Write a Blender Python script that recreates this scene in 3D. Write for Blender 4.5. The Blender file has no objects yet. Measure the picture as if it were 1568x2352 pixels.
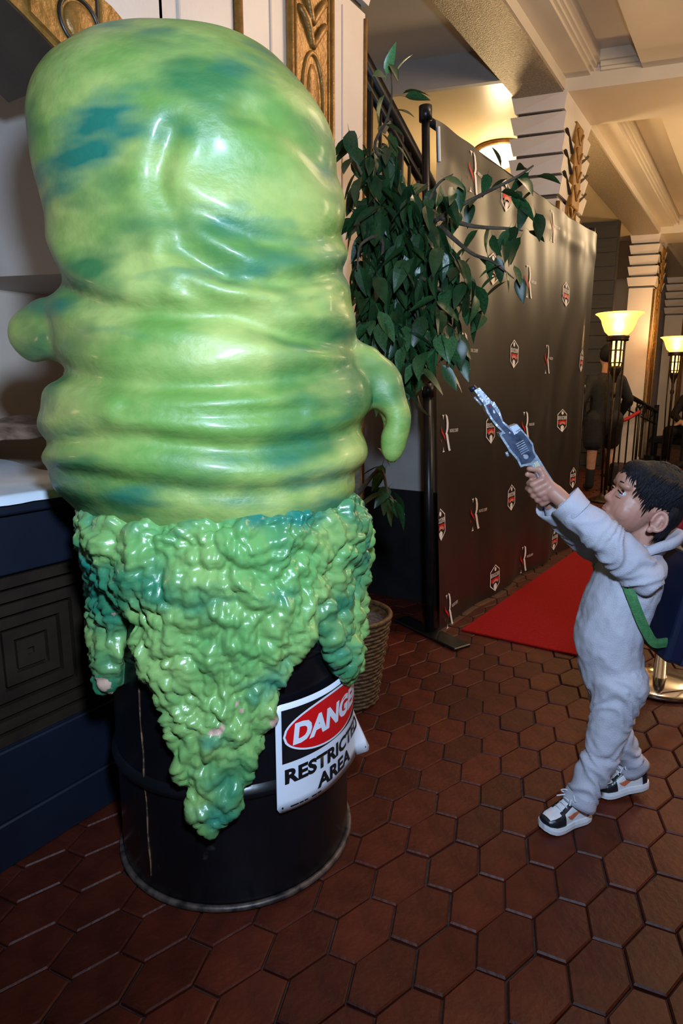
import bpy, bmesh, math, random
import numpy as np
from mathutils import Vector, Matrix, noise

rnd = random.Random(7)
SC = bpy.context.scene
COL = SC.collection

# ------------------------------------------------------------------ camera
FOC = 1450.0
CAM_H = 1.152
PITCH = math.atan2(286, FOC)
YAW = math.atan((1750 - 784) * math.cos(PITCH) / FOC)
FWD = Vector((-math.sin(YAW) * math.cos(PITCH), math.cos(YAW) * math.cos(PITCH), -math.sin(PITCH)))
RGT = Vector((math.cos(YAW), math.sin(YAW), 0))
UPV = RGT.cross(FWD)
EYE = Vector((0, 0, CAM_H))
NH = Vector((-math.sin(YAW), math.cos(YAW), 0))       # horizontal viewing direction
cam = bpy.data.cameras.new('camera')
cam.sensor_fit = 'VERTICAL'
cam.sensor_height = 36.0
cam.sensor_width = 24.0
cam.lens = FOC / 2352 * 36.0
cam.clip_start = 0.02
camo = bpy.data.objects.new('camera', cam)
COL.objects.link(camo)
camo.matrix_world = Matrix(((RGT.x, UPV.x, -FWD.x, 0), (RGT.y, UPV.y, -FWD.y, 0), (RGT.z, UPV.z, -FWD.z, CAM_H), (0, 0, 0, 1)))
SC.camera = camo

# ------------------------------------------------------------------ world, flash, exposure
SC.view_settings.view_transform = 'Standard'
SC.view_settings.look = 'None'
SC.view_settings.gamma = 1.0
SC.view_settings.use_curve_mapping = False
SC.view_settings.exposure = 0.0
world = bpy.data.worlds.new('lobby_air')
SC.world = world
world.use_nodes = True
bg = world.node_tree.nodes['Background']
bg.inputs[0].default_value = (1.0, 0.66, 0.38, 1)
bg.inputs[1].default_value = 0.03

def light(name, kind, loc, energy, color, size=0.1, aim=None, **kw):
    l = bpy.data.lights.new(name, kind)
    l.energy = energy
    l.color = color
    if kind == 'AREA':
        l.shape = 'DISK'; l.size = size
    else:
        l.shadow_soft_size = size
    for k, v in kw.items():
        setattr(l, k, v)
    o = bpy.data.objects.new(name, l)
    COL.objects.link(o)
    o.location = loc
    if aim is not None:
        d = Vector(aim) - Vector(loc)
        o.rotation_euler = d.to_track_quat('-Z', 'Y').to_euler()
    return o
FLASH_AT = EYE + UPV * 0.36 + RGT * 0.13 - FWD * 0.05
light('camera_flash', 'SPOT', FLASH_AT, 165, (0.55, 0.74, 1.0), 0.07, aim=EYE + FWD * 3 + UPV * 0.7, spot_size=math.radians(125), spot_blend=0.6)
light('lobby_fill_light', 'POINT', (-0.25, 3.0, 3.05), 50, (1.0, 0.72, 0.46), 0.25)  # unseen warm fill added to brighten the pier and ceiling, no fixture
light('lobby_fill_light', 'POINT', (1.9, 4.6, 2.7), 120, (1.0, 0.74, 0.48), 0.25)  # unseen fill added to light the right wall that the banner reflects
light('lobby_fill_light', 'POINT', (0.6, 8.2, 3.0), 70, (1.0, 0.72, 0.42), 0.35)  # unseen warm fill for the deep end of the lobby, no fixture

# ------------------------------------------------------------------ pixel helpers (measure the photograph in its own frame)
def ray(x, y):
    return FWD + RGT * ((x - 784) / FOC) + UPV * ((1176 - y) / FOC)
def on_z(x, y, z=0.0):
    r = ray(x, y); return EYE + r * ((z - CAM_H) / r.z)
def on_x(x, y, X):
    r = ray(x, y); return EYE + r * (X / r.x)
def on_y(x, y, Y):
    r = ray(x, y); return EYE + r * (Y / r.y)
def at(x, y, d):
    r = ray(x, y); return EYE + r * (d / r.dot(NH))
def px(P):
    d = Vector(P) - EYE; z = d.dot(FWD)
    return (784 + FOC * d.dot(RGT) / z, 1176 - FOC * d.dot(UPV) / z)

# ------------------------------------------------------------------ materials
MATS = {}
def mat(name, c1, c2=None, rough=0.5, metal=0.0, scale=8.0, bump=0.0, bscale=None, detail=4.0, lo=0.35, hi=0.65, spec=0.5, coat=0.0,
        emit=None, estr=0.0, stretch=(1, 1, 1), rand=0.0, sheen=0.0, sss=0.0, trans=0.0):
    if name in MATS:
        return MATS[name]
    m = bpy.data.materials.new(name); m.use_nodes = True
    nt = m.node_tree; N = nt.nodes; L = nt.links
    b = N['Principled BSDF']
    b.inputs['Roughness'].default_value = rough
    b.inputs['Metallic'].default_value = metal
    b.inputs['Specular IOR Level'].default_value = spec
    b.inputs['Coat Weight'].default_value = coat
    b.inputs['Coat Roughness'].default_value = 0.15
    if sheen: b.inputs['Sheen Weight'].default_value = sheen
    if trans: b.inputs['Transmission Weight'].default_value = trans
    if sss:
        b.inputs['Subsurface Weight'].default_value = sss
        b.inputs['Subsurface Radius'].default_value = (0.01, 0.004, 0.002)
    if emit:
        b.inputs['Emission Color'].default_value = (*emit, 1); b.inputs['Emission Strength'].default_value = estr
    tc = N.new('ShaderNodeTexCoord'); mp = N.new('ShaderNodeMapping')
    mp.inputs['Scale'].default_value = stretch
    L.new(tc.outputs['Object'], mp.inputs[0])
    out = None
    if c2 is not None:
        n = N.new('ShaderNodeTexNoise'); n.inputs['Scale'].default_value = scale; n.inputs['Detail'].default_value = detail
        L.new(mp.outputs[0], n.inputs['Vector'])
        r = N.new('ShaderNodeValToRGB')
        r.color_ramp.elements[0].position = lo; r.color_ramp.elements[0].color = (*c1, 1)
        r.color_ramp.elements[1].position = hi; r.color_ramp.elements[1].color = (*c2, 1)
        L.new(n.outputs['Fac'], r.inputs[0])
        out = r.outputs[0]
        if rand:
            oi = N.new('ShaderNodeObjectInfo'); hs = N.new('ShaderNodeHueSaturation')
            mr = N.new('ShaderNodeMapRange'); mr.inputs['To Min'].default_value = 1 - rand; mr.inputs['To Max'].default_value = 1 + rand
            L.new(oi.outputs['Random'], mr.inputs[0]); L.new(mr.outputs[0], hs.inputs['Value'])
            L.new(out, hs.inputs['Color']); out = hs.outputs[0]
        L.new(out, b.inputs['Base Color'])
    else:
        b.inputs['Base Color'].default_value = (*c1, 1)
    if bump:
        n2 = N.new('ShaderNodeTexNoise'); n2.inputs['Scale'].default_value = bscale or scale * 4; n2.inputs['Detail'].default_value = 5
        L.new(mp.outputs[0], n2.inputs['Vector'])
        bp = N.new('ShaderNodeBump'); bp.inputs['Strength'].default_value = bump; bp.inputs['Distance'].default_value = 0.01
        L.new(n2.outputs['Fac'], bp.inputs['Height']); L.new(bp.outputs[0], b.inputs['Normal'])
    MATS[name] = m
    return m

def add_ramp_layer(m, scale, lo, hi, color, stretch=(1, 1, 1), detail=3.0, off=(0, 0, 0)):
    """mix a further paint colour over the base colour where a noise is high"""
    nt = m.node_tree; N = nt.nodes; L = nt.links; b = N['Principled BSDF']
    src = b.inputs['Base Color'].links[0].from_socket
    tc = N.new('ShaderNodeTexCoord'); mp = N.new('ShaderNodeMapping'); mp.inputs['Scale'].default_value = stretch; mp.inputs['Location'].default_value = off
    L.new(tc.outputs['Object'], mp.inputs[0])
    n = N.new('ShaderNodeTexNoise'); n.inputs['Scale'].default_value = scale; n.inputs['Detail'].default_value = detail
    L.new(mp.outputs[0], n.inputs['Vector'])
    mr = N.new('ShaderNodeMapRange'); mr.inputs['From Min'].default_value = lo; mr.inputs['From Max'].default_value = hi
    L.new(n.outputs['Fac'], mr.inputs[0])
    mx = N.new('ShaderNodeMix'); mx.data_type = 'RGBA'
    L.new(mr.outputs[0], mx.inputs[0]); L.new(src, mx.inputs[6]); mx.inputs[7].default_value = (*color, 1)
    L.new(mx.outputs[2], b.inputs['Base Color'])

# ------------------------------------------------------------------ mesh helpers
def mesh_of(bm, name, smooth=False):
    me = bpy.data.meshes.new(name)
    bmesh.ops.recalc_face_normals(bm, faces=bm.faces)
    bm.to_mesh(me); bm.free()
    if smooth:
        for p in me.polygons: p.use_smooth = True
    return me
def obj(name, data, m, parent=None, kind=None, smooth=False):
    me = mesh_of(data, name, smooth) if isinstance(data, bmesh.types.BMesh) else data
    if m is not None and not me.materials: me.materials.append(m)
    o = bpy.data.objects.new(name, me); COL.objects.link(o)
    if parent is not None:
        o.parent = parent
        o.matrix_parent_inverse = parent.matrix_basis.inverted()
    if kind: o['kind'] = kind
    return o
def tag(o, label, cat, group=None):
    o['label'] = label; o['category'] = cat
    if group: o['group'] = group
    return o
def thing(name, label, cat, loc=(0, 0, 0), group=None):
    o = bpy.data.objects.new(name, None); COL.objects.link(o)
    o.empty_display_size = 0.1
    o.location = loc
    return tag(o, label, cat, group)
def structure(o, label=None):
    o['kind'] = 'structure'
    if label: o['label'] = label
    return o
def box(bm, lo, hi, M=None):
    vs = [bm.verts.new((x, y, z)) for z in (lo[2], hi[2]) for y in (lo[1], hi[1]) for x in (lo[0], hi[0])]
    for f in ((0, 1, 3, 2), (4, 6, 7, 5), (0, 4, 5, 1), (1, 5, 7, 3), (3, 7, 6, 2), (2, 6, 4, 0)):
        bm.faces.new([vs[i] for i in f])
    if M is not None:
        for v in vs: v.co = M @ v.co
    return vs
def bevel(bm, w, seg=2):
    bmesh.ops.bevel(bm, geom=list(bm.edges), offset=w, segments=seg, affect='EDGES', profile=0.5)
def frame_of(d):
    d = Vector(d).normalized()
    a = Vector((0, 0, 1)) if abs(d.z) < 0.9 else Vector((1, 0, 0))
    u = a.cross(d).normalized(); return u, d.cross(u).normalized(), d
def loft(bm, rings, close=True, caps=True):
    R = [[bm.verts.new(p) for p in r] for r in rings]
    n = len(R[0])
    for a, b in zip(R, R[1:]):
        for i in range(n if close else n - 1):
            j = (i + 1) % n
            bm.faces.new((a[i], a[j], b[j], b[i]))
    if caps and close:
        bm.faces.new(R[0][::-1]); bm.faces.new(R[-1])
    return R
def tube(bm, pts, rad, seg=8, caps=True, flat=1.0):
    pts = [Vector(p) for p in pts]
    if not isinstance(rad, (list, tuple)): rad = [rad] * len(pts)
    rings = []; u = None
    for i, p in enumerate(pts):
        d = (pts[min(i + 1, len(pts) - 1)] - pts[max(i - 1, 0)]).normalized()
        if u is None: u, v, _ = frame_of(d)
        else:
            u = (u - d * u.dot(d)).normalized(); v = d.cross(u)
        rings.append([p + (u * math.cos(t) + v * math.sin(t) * flat) * rad[i] for t in (2 * math.pi * k / seg for k in range(seg))])
    return loft(bm, rings, True, caps)
def lathe(bm, prof, seg=32, c=(0, 0, 0), caps=True):
    c = Vector(c)
    rings = [[c + Vector((r * math.cos(2 * math.pi * k / seg), r * math.sin(2 * math.pi * k / seg), z)) for k in range(seg)] for r, z in prof]
    return loft(bm, rings, True, caps)
def torus(bm, c, R, r, seg=40, s2=8, M=None):
    c = Vector(c); rows = []
    for i in range(seg):
        a = 2 * math.pi * i / seg
        row = []
        for j in range(s2):
            b = 2 * math.pi * j / s2
            p = Vector(((R + r * math.cos(b)) * math.cos(a), (R + r * math.cos(b)) * math.sin(a), r * math.sin(b)))
            if M is not None: p = M @ p
            row.append(bm.verts.new(c + p))
        rows.append(row)
    for i in range(seg):
        for j in range(s2):
            bm.faces.new((rows[i][j], rows[(i + 1) % seg][j], rows[(i + 1) % seg][(j + 1) % s2], rows[i][(j + 1) % s2]))
def ellipsoid(bm, c, r, M=None, u=20, v=14):
    c = Vector(c); ret = bmesh.ops.create_uvsphere(bm, u_segments=u, v_segments=v, radius=1.0)
    for w in ret['verts']:
        p = Vector((w.co.x * r[0], w.co.y * r[1], w.co.z * r[2]))
        w.co = c + (M @ p if M is not None else p)
def capsule(bm, p0, r0, p1, r1, seg=14, flat=1.0, side=None):
    p0 = Vector(p0); p1 = Vector(p1); u, v, d = frame_of(p1 - p0)
    if side is not None:
        v = (Vector(side) - d * Vector(side).dot(d)).normalized(); u = v.cross(d)
    rings = []
    for t in (-88, -60, -30, 0):
        a = math.radians(t); rings.append((p0 + d * r0 * math.sin(a), r0 * math.cos(a)))
    for t in (0, 30, 60, 88):
        a = math.radians(t); rings.append((p1 + d * r1 * math.sin(a), r1 * math.cos(a)))
    loft(bm, [[c + (u * math.cos(2 * math.pi * k / seg) + v * math.sin(2 * math.pi * k / seg) * flat) * r for k in range(seg)] for c, r in rings])
def chain(bm, pts, rad, seg=14, flat=1.0, side=None):
    for i in range(len(pts) - 1):
        capsule(bm, pts[i], rad[i], pts[i + 1], rad[i + 1], seg, flat, side)
def remesh(bm, vox, smooth=6, name='body', factor=0.5):
    me = mesh_of(bm, name)
    o = bpy.data.objects.new('tmp', me); COL.objects.link(o)
    r = o.modifiers.new('r', 'REMESH'); r.mode = 'VOXEL'; r.voxel_size = vox; r.adaptivity = 0
    if smooth:
        s = o.modifiers.new('s', 'SMOOTH'); s.factor = factor; s.iterations = smooth
    dg = bpy.context.evaluated_depsgraph_get()
    ev = o.evaluated_get(dg)
    out = bpy.data.meshes.new_from_object(ev)
    bpy.data.objects.remove(o); bpy.data.meshes.remove(me)
    out.name = name
    for p in out.polygons: p.use_smooth = True
    return out
def get_co(me):
    a = np.empty(len(me.vertices) * 3, np.float64); me.vertices.foreach_get('co', a); return a.reshape(-1, 3)
def get_no(me):
    a = np.empty(len(me.vertices) * 3, np.float64); me.vertices.foreach_get('normal', a); return a.reshape(-1, 3)
def set_co(me, co):
    me.vertices.foreach_set('co', co.astype(np.float32).ravel()); me.update()
def text_mesh(s, size, bold=0.0, align='LEFT', xs=1.0, res=3):
    cu = bpy.data.curves.new('txt', 'FONT'); cu.body = s; cu.size = size; cu.offset = bold * size; cu.align_x = align; cu.resolution_u = res
    o = bpy.data.objects.new('txt', cu); COL.objects.link(o)
    dg = bpy.context.evaluated_depsgraph_get()
    me = bpy.data.meshes.new_from_object(o.evaluated_get(dg))
    bpy.data.objects.remove(o); bpy.data.curves.remove(cu)
    co = get_co(me)
    co[:, 0] *= xs
    return me, co
def fill_poly(bm, pts):
    """triangulated polygon (2D tuples as x, y, 0)"""
    from mathutils.geometry import tessellate_polygon
    vs = [bm.verts.new((p[0], p[1], 0)) for p in pts]
    for t in tessellate_polygon([[Vector((p[0], p[1], 0)) for p in pts]]):
        try: bm.faces.new([vs[i] for i in t])
        except ValueError: pass
def extrude_poly(bm, pts, t0, t1, M):
    from mathutils.geometry import tessellate_polygon
    tri = tessellate_polygon([[Vector((p[0], p[1], 0)) for p in pts]])
    a = [bm.verts.new(M @ Vector((p[0], p[1], t0))) for p in pts]
    b = [bm.verts.new(M @ Vector((p[0], p[1], t1))) for p in pts]
    for t in tri:
        bm.faces.new([a[i] for i in t][::-1]); bm.faces.new([b[i] for i in t])
    n = len(pts)
    for i in range(n):
        j = (i + 1) % n
        bm.faces.new((a[i], a[j], b[j], b[i]))
def smoothstep(a, b, x):
    t = np.clip((x - a) / (b - a), 0, 1); return t * t * (3 - 2 * t)
def catmull(pts, n):
    pts = [Vector(p) for p in pts]
    P = [pts[0] * 2 - pts[1]] + pts + [pts[-1] * 2 - pts[-2]]
    out = []
    for i in range(1, len(P) - 2):
        for k in range(n):
            t = k / n
            out.append(0.5 * ((2 * P[i]) + (-P[i - 1] + P[i + 1]) * t + (2 * P[i - 1] - 5 * P[i] + 4 * P[i + 1] - P[i + 2]) * t * t + (-P[i - 1] + 3 * P[i] - 3 * P[i + 1] + P[i + 2]) * t ** 3))
    out.append(pts[-1]); return out
# ================================================================== THE SETTING
E1 = Vector((0.963, 0.27, 0)).normalized()      # cross direction of the lobby
XW = -1.47                                       # plane of the left arcade

M_tile = mat('terracotta_tile', (0.048, 0.0072, 0.0028), (0.074, 0.0122, 0.0046), rough=0.5, scale=14, bump=0.2, bscale=60, rand=0.28, spec=.3)
M_grout = mat('dark_grout', (0.014, 0.007, 0.005), (0.04, 0.022, 0.016), rough=0.8, scale=30, bump=0.3)
M_plaster = mat('cream_plaster', (0.62, 0.52, 0.44), (0.67, 0.57, 0.48), rough=0.55, scale=3, bump=0.04, bscale=120)
M_white = mat('pale_column_paint', (0.66, 0.57, 0.51), (0.7, 0.62, 0.55), rough=0.4, scale=4, bump=0.04, bscale=90)
M_ceil = mat('ceiling_paint', (0.66, 0.58, 0.47), (0.70, 0.62, 0.50), rough=0.42, scale=2.5, bump=0.05, bscale=80)
M_yellow = mat('glossy_cream_paint', (0.72, 0.58, 0.36), (0.78, 0.64, 0.42), rough=0.28, scale=1.5, bump=0.02, bscale=40)
M_gold = mat('antique_gold_paint', (0.24, 0.115, 0.022), (0.36, 0.19, 0.045), rough=0.4, metal=0.35, scale=25, bump=0.35, bscale=60)
M_glitter = mat('gold_fleck_stucco', (0.3, 0.24, 0.16), (0.5, 0.4, 0.26), rough=0.3, metal=0.3, scale=60, bump=0.9, bscale=110, detail=8)
M_navy = mat('navy_paint', (0.004, 0.006, 0.014), (0.006, 0.009, 0.020), rough=0.45, scale=6, bump=0.03)
M_brown = mat('dark_brown_carved_wood', (0.017, 0.010, 0.007), (0.027, 0.017, 0.011), rough=0.4, scale=9, bump=0.1)
M_darkwood = mat('dark_wood_boards', (0.006, 0.0035, 0.002), (0.013, 0.0075, 0.004), rough=0.6, scale=3, stretch=(1, 1, 9), bump=0.1)
M_black = mat('black_paint', (0.006, 0.006, 0.007), (0.011, 0.011, 0.012), rough=0.45, scale=10)
M_iron = mat('black_iron', (0.008, 0.008, 0.009), (0.014, 0.013, 0.012), rough=0.38, metal=0.3, scale=20)
M_greywall = mat('grey_wall_paint', (0.36, 0.33, 0.31), (0.4, 0.37, 0.35), rough=0.6, scale=4, bump=0.05, bscale=60)

# ---- floor of elongated hexagonal tiles
bm = bmesh.new(); box(bm, (-6, -1.2, -0.06), (4.5, 17, -0.010))
floor = structure(obj('floor', bm, M_grout), 'terracotta floor of long hexagonal tiles')
def hexagon(a, b, c, sh):
    return [(x, y + sh * x) for x, y in ((a, 0), (b, c), (-b, c), (-a, 0), (-b, -c), (b, -c))]
def tile_bm(bm, ox=0, oy=0, dz=0, tx=0, ty=0):
    outer = hexagon(0.0585, 0.0290, 0.0850, 0.16); inner = hexagon(0.0552, 0.0272, 0.0812, 0.16)
    r0 = [bm.verts.new((ox + x, oy + y, -0.012)) for x, y in outer]
    r1 = [bm.verts.new((ox + x, oy + y, -0.0035 + dz + tx * x + ty * y)) for x, y in outer]
    r2 = [bm.verts.new((ox + x, oy + y, 0.0 + dz + tx * x + ty * y)) for x, y in inner]
    for a, b in ((r0, r1), (r1, r2)):
        for i in range(6):
            j = (i + 1) % 6; bm.faces.new((a[i], a[j], b[j], b[i]))
    bm.faces.new(r2)
cells = []
for i in range(-36, 40):
    for j in range(-70, 120):
        x = -0.15 - 0.0905 * i; y = 1.17 + 0.0725 * i + 0.175 * j
        if not (0.1 < y < 13.5 and -3.2 < x < 3.0): continue
        if x < -1.47 and y < 2.45: continue
        d = Vector((x, y, 0)) - EYE
        if d.dot(FWD) < 0.3: continue
        u, v = px((x, y, 0))
        if not (-400 < u < 2900 and 880 < v < 3000): continue
        if math.hypot(x + 1.057, y - 1.111) < 0.22: continue
        seen = -30 < u < 1600 and v < 2400 and math.hypot(x + 1.057, y - 1.111) > 0.36 and not (v < 2080 and u < 800)
        cells.append((not seen, d.length, x, y))
cells.sort()
tm = []
for k in range(6):
    b_ = bmesh.new(); tile_bm(b_, dz=rnd.uniform(-.0012, .0008), tx=rnd.uniform(-.02, .02), ty=rnd.uniform(-.015, .015))
    me = mesh_of(b_, 'tile'); me.materials.append(M_tile); tm.append(me)
for _, _, x, y in cells[:300]:
    o = bpy.data.objects.new('tile', rnd.choice(tm)); COL.objects.link(o); o.parent = floor
    o.location = (x + rnd.uniform(-.0015, .0015), y + rnd.uniform(-.0015, .0015), 0)
    o.rotation_euler = (0, 0, rnd.uniform(-.012, .012))
bm = bmesh.new()
for _, _, x, y in cells[300:]:
    tile_bm(bm, x + rnd.uniform(-.0015, .0015), y + rnd.uniform(-.0015, .0015), rnd.uniform(-.0012, .0008), rnd.uniform(-.02, .02), rnd.uniform(-.015, .015))
obj('tile_field', bm, M_tile, floor, kind='stuff')

# ---- columns of the arcade
def prism(bm, x0, x1, y0, y1, z0, z1, grow0=0.0, grow1=0.0):
    """four-sided block whose cross faces run along E1; x0/x1 in X, y0/y1 along Y measured at x1"""
    k = E1.y / E1.x
    def ring(z, g):
        return [Vector((x0 - g, y0 - g + k * (x0 - x1), z)), Vector((x1 + g, y0 - g, z)), Vector((x1 + g, y1 + g, z)), Vector((x0 - g, y1 + g + k * (x0 - x1), z))]
    loft(bm, [ring(z0, grow0), ring(z1, grow1)])
def column(label, y0, y1, x1=-1.49, carve=True, first=False):
    x0 = x1 - 0.33
    root = structure(thing('column', label, 'column', ((x0 + x1) / 2, (y0 + y1) / 2, 0)))
    bm = bmesh.new(); prism(bm, x0, x1, y0, y1, 0, 2.6); obj('shaft', bm, M_white, root)
    if first:
        bm = bmesh.new(); prism(bm, x0 - .004, x1 + .012, y0 - .0, y1 + .045, 0, 0.62); obj('plinth', bm, M_navy, root)
    z = 2.6
    for k in range(5):
        bm = bmesh.new(); prism(bm, x0, x1, y0, y1, z + 0.030, z + 0.15, 0.010, 0.036); obj('capital_band', bm, M_white, root)
        bm = bmesh.new(); prism(bm, x0, x1, y0, y1, z, z + 0.030, -0.012, -0.012); obj('capital_groove', bm, M_brown, root)
        z += 0.15
    yc = (y0 + y1) / 2; w = 0.135
    # recessed panel line left of the strip and gold half-round at the edges
    for y, r in ((y0 + 0.004, 0.017), (y1 - 0.002, 0.009)):
        bm = bmesh.new(); tube(bm, [(x1 + 0.002, y, 0.62 if first else 0.1), (x1 + 0.002, y, 2.58)], r, 12); obj('edge_moulding', bm, M_gold, root, smooth=True)
    for s in (-1, 1):
        bm = bmesh.new(); box(bm, (x1 - .002, yc + s * 0.215 - .004, .62), (x1 + .004, yc + s * 0.215 + .004, 2.56)); obj('panel_bead', bm, M_plaster, root)
    if carve:
        zt = 3.05
        bm = bmesh.new(); box(bm, (x1 - .002, yc - w, .62), (x1 + .014, yc + w, zt)); bevel(bm, .003, 1)
        strip = obj('carved_strip', bm, M_gold, root)
        for s in (-1, 1):
            for q, r in ((w - .012, .011), (w - .036, .006)):
                bm = bmesh.new(); tube(bm, [(x1 + .014, yc + s * q, .62), (x1 + .014, yc + s * q, zt)], r, 8); obj('bead', bm, M_gold, strip, smooth=True)
        bm = bmesh.new(); box(bm, (x1, yc - .115, 2.6), (x1 + .046, yc + .115, 3.22)); bevel(bm, .006, 1); obj('carved_cap', bm, M_gold, strip)
        for q in range(4):
            for s in (-1, 1):
                bm = bmesh.new(); tube(bm, [(x1 + .046, yc, 2.66 + q * .14), (x1 + .048, yc + s * .09, 2.75 + q * .14)], .014, 5); obj('leaf_carving', bm, M_gold, strip)
        zz = 1.35; k = 0
        while zz < zt - .12:
            if k % 3 == 0:      # long oval medallion
                bm = bmesh.new()
                pts = [(x1 + .016, yc + .062 * math.cos(t), zz + .15 + .14 * math.sin(t)) for t in np.linspace(0, 2 * math.pi, 29)]
                tube(bm, pts, .009, 6, caps=False); obj('oval_carving', bm, M_gold, strip, smooth=True)
                bm = bmesh.new(); ellipsoid(bm, (x1 + .012, yc, zz + .15), (.013, .04, .11), u=14, v=8); obj('oval_boss', bm, M_gold, strip, smooth=True)
                zz += .31
            else:               # leaf chevrons
                for q in range(2):
                    bm = bmesh.new()
                    for s in (-1, 1):
                        tube(bm, catmull([(x1 + .014, yc, zz), (x1 + .024, yc + s * .04, zz + .06), (x1 + .014, yc + s * .082, zz + .10)], 5), [.013] * 5 + [.014] * 5 + [.005], 6)
                    obj('leaf_carving', bm, M_gold, strip, smooth=True)
                    zz += .075
                zz += .03
            k += 1
        # notched chevron blocks on the side of the capital
        for q in range(3):
            for s in (-1, 1):
                bm = bmesh.new(); tube(bm, [(x1 + .030, yc + s * .14, 2.68 + q * .15), (x1 + .032, yc + s * .36, 2.79 + q * .15)], .014, 4); obj('chevron_notch', bm, M_brown, root)
    return root
column('pale column with a carved gold strip behind the green sculpture', 1.66, 2.42, XW, first=True)
column('pale banded column rising behind the black logo backdrop', 5.36, 6.10)
column('pale banded column behind the glowing floor lamps', 10.70, 11.44)
column('pale banded column at the right edge past the second lamp', 15.0, 15.74)

# ---- main beam over the columns, cross beams, ceiling coffers
ceiling = structure(thing('ceiling', 'cream coffered ceiling with deep beams', 'ceiling', (0, 6, 3.32)))
bm = bmesh.new(); box(bm, (-6, -1, 3.56), (4.5, 17, 3.62)); obj('coffer_panel', bm, M_ceil, ceiling)
bm = bmesh.new(); box(bm, (-1.83, -1, 3.345), (-1.475, 17, 3.6)); obj('beam', bm, M_ceil, ceiling)
bm = bmesh.new(); box(bm, (-1.825, -1, 3.334), (-1.485, 17, 3.346)); obj('beam_soffit', bm, M_glitter, ceiling)
k_ = E1.y / E1.x
def skew(bm, x0, x1, y0, y1, z0, z1, xr=-1.49):
    vs = box(bm, (x0, y0, z0), (x1, y1, z1))
    for v in vs: v.co.y += k_ * (v.co.x - xr)
for y0, y1 in ((-0.6, 0.1), (5.33, 6.08), (10.68, 11.42)):
    bm = bmesh.new(); skew(bm, -1.49, 4.5, y0, y1, 3.335, 3.6); obj('cross_beam', bm, M_ceil, ceiling)
for y0, y1 in ((0.1, 5.33), (6.08, 10.68), (11.42, 15.0)):
    for x0, x1, z0 in ((-1.475, -1.31, 3.425), (-1.31, -1.288, 3.448), (-1.288, -1.266, 3.468), (-1.266, -1.24, 3.49), (-0.97, 0.95, 3.425)):
        bm = bmesh.new(); skew(bm, x0, x1, y0, y1, z0, 3.58); obj('moulding' if x1 - x0 < .1 else 'ceiling_panel', bm, M_ceil, ceiling)
    for a, b, z0 in ((0, .022, 3.44), (.022, .044, 3.46), (.044, .07, 3.49)):
        bm = bmesh.new(); skew(bm, -1.24, -.97, y1 - b, y1 - a, z0, 3.58); obj('moulding', bm, M_ceil, ceiling)
bm = bmesh.new(); box(bm, (0.95, -1, 3.335), (1.3, 17, 3.6)); obj('beam', bm, M_ceil, ceiling)

# ---- mezzanine over the stair, seen between column and beam
MZ = 3.345
A = on_z(860, 222, MZ); B = on_z(1145, 185, MZ)
mz = structure(thing('ceiling', 'mezzanine slab over the staircase with cream underside', 'ceiling', (A.x, A.y, MZ)))
def quad_slab(bm, p, e, L0, L1, depth, z0, z1):
    dirv = Vector((0, 1, 0))
    a = p + e * L0; b = p + e * L1
    ring = lambda z: [Vector((a.x, a.y, z)), Vector((b.x, b.y, z)), Vector((b.x, b.y + depth, z)), Vector((a.x, a.y + depth, z))]
    loft(bm, [ring(z0), ring(z1)])
fe = (B - A); fe.z = 0; fe.normalize(); LB = (-1.835 - A.x) / fe.x
bm = bmesh.new(); quad_slab(bm, A, fe, -2.6, LB, .05, MZ, MZ + .42); obj('fascia', bm, M_greywall, mz)
bm = bmesh.new(); quad_slab(bm, A + Vector((0, .05, 0)), fe, -2.6, LB, 6.0, MZ, MZ + .04); obj('underside', bm, M_yellow, mz)
bm = bmesh.new(); quad_slab(bm, A + Vector((0, -.04, 0)), fe, -2.6, LB, .12, MZ + .42, MZ + .54); obj('landing_edge', bm, M_black, mz)
for k in range(16):
    P = A + fe * (LB - .05 - k * .14)
    bm = bmesh.new(); tube(bm, [(P.x, P.y, MZ + .54), (P.x, P.y, MZ + 1.4)], .011, 6); obj('baluster', bm, M_iron, mz)
bm = bmesh.new(); quad_slab(bm, A + Vector((0, 1.2, 0)), fe, -2.6, LB, .05, 3.8, 6.4); obj('upper_wall', bm, M_darkwood, mz)
bm = bmesh.new(); P = A + fe * 0.05 + Vector((0, 1.1, 0)); box(bm, (P.x, P.y, 3.85), (P.x + .05, P.y + .06, 5.6)); obj('gold_post', bm, M_gold, mz)

# walls behind the stair
bm = bmesh.new(); box(bm, (-4.6, 2.0, 0), (-4.5, 16, 4)); structure(obj('wall_left', bm, M_yellow), 'cream wall beyond the staircase')
bm = bmesh.new(); skew(bm, -4.5, -1.82, 9.55, 9.65, 0, 3.33, -1.82)
wb = structure(obj('wall_back', bm, M_darkwood), 'dark boarded wall behind the lamps')
for k in range(18):
    bm = bmesh.new(); skew(bm, -4.4, -1.83, 9.53, 9.56, .06 + k * .18, .06 + k * .18 + .165, -1.82); obj('board', bm, M_darkwood, wb)
bm = bmesh.new(); box(bm, (-4.5, 16.0, 0), (4.5, 16.1, 3.6)); structure(obj('wall_far', bm, M_plaster), 'far cream wall of the lobby')
bm = bmesh.new(); box(bm, (3.4, -1.2, 1.15), (3.5, 17, 3.6)); wr = structure(obj('wall_right', bm, M_plaster), 'cream wall across the lobby over a dark dado')
bm = bmesh.new(); box(bm, (3.38, -1.2, 0), (3.5, 17, 1.15)); obj('dado', bm, M_navy, wr)
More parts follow.
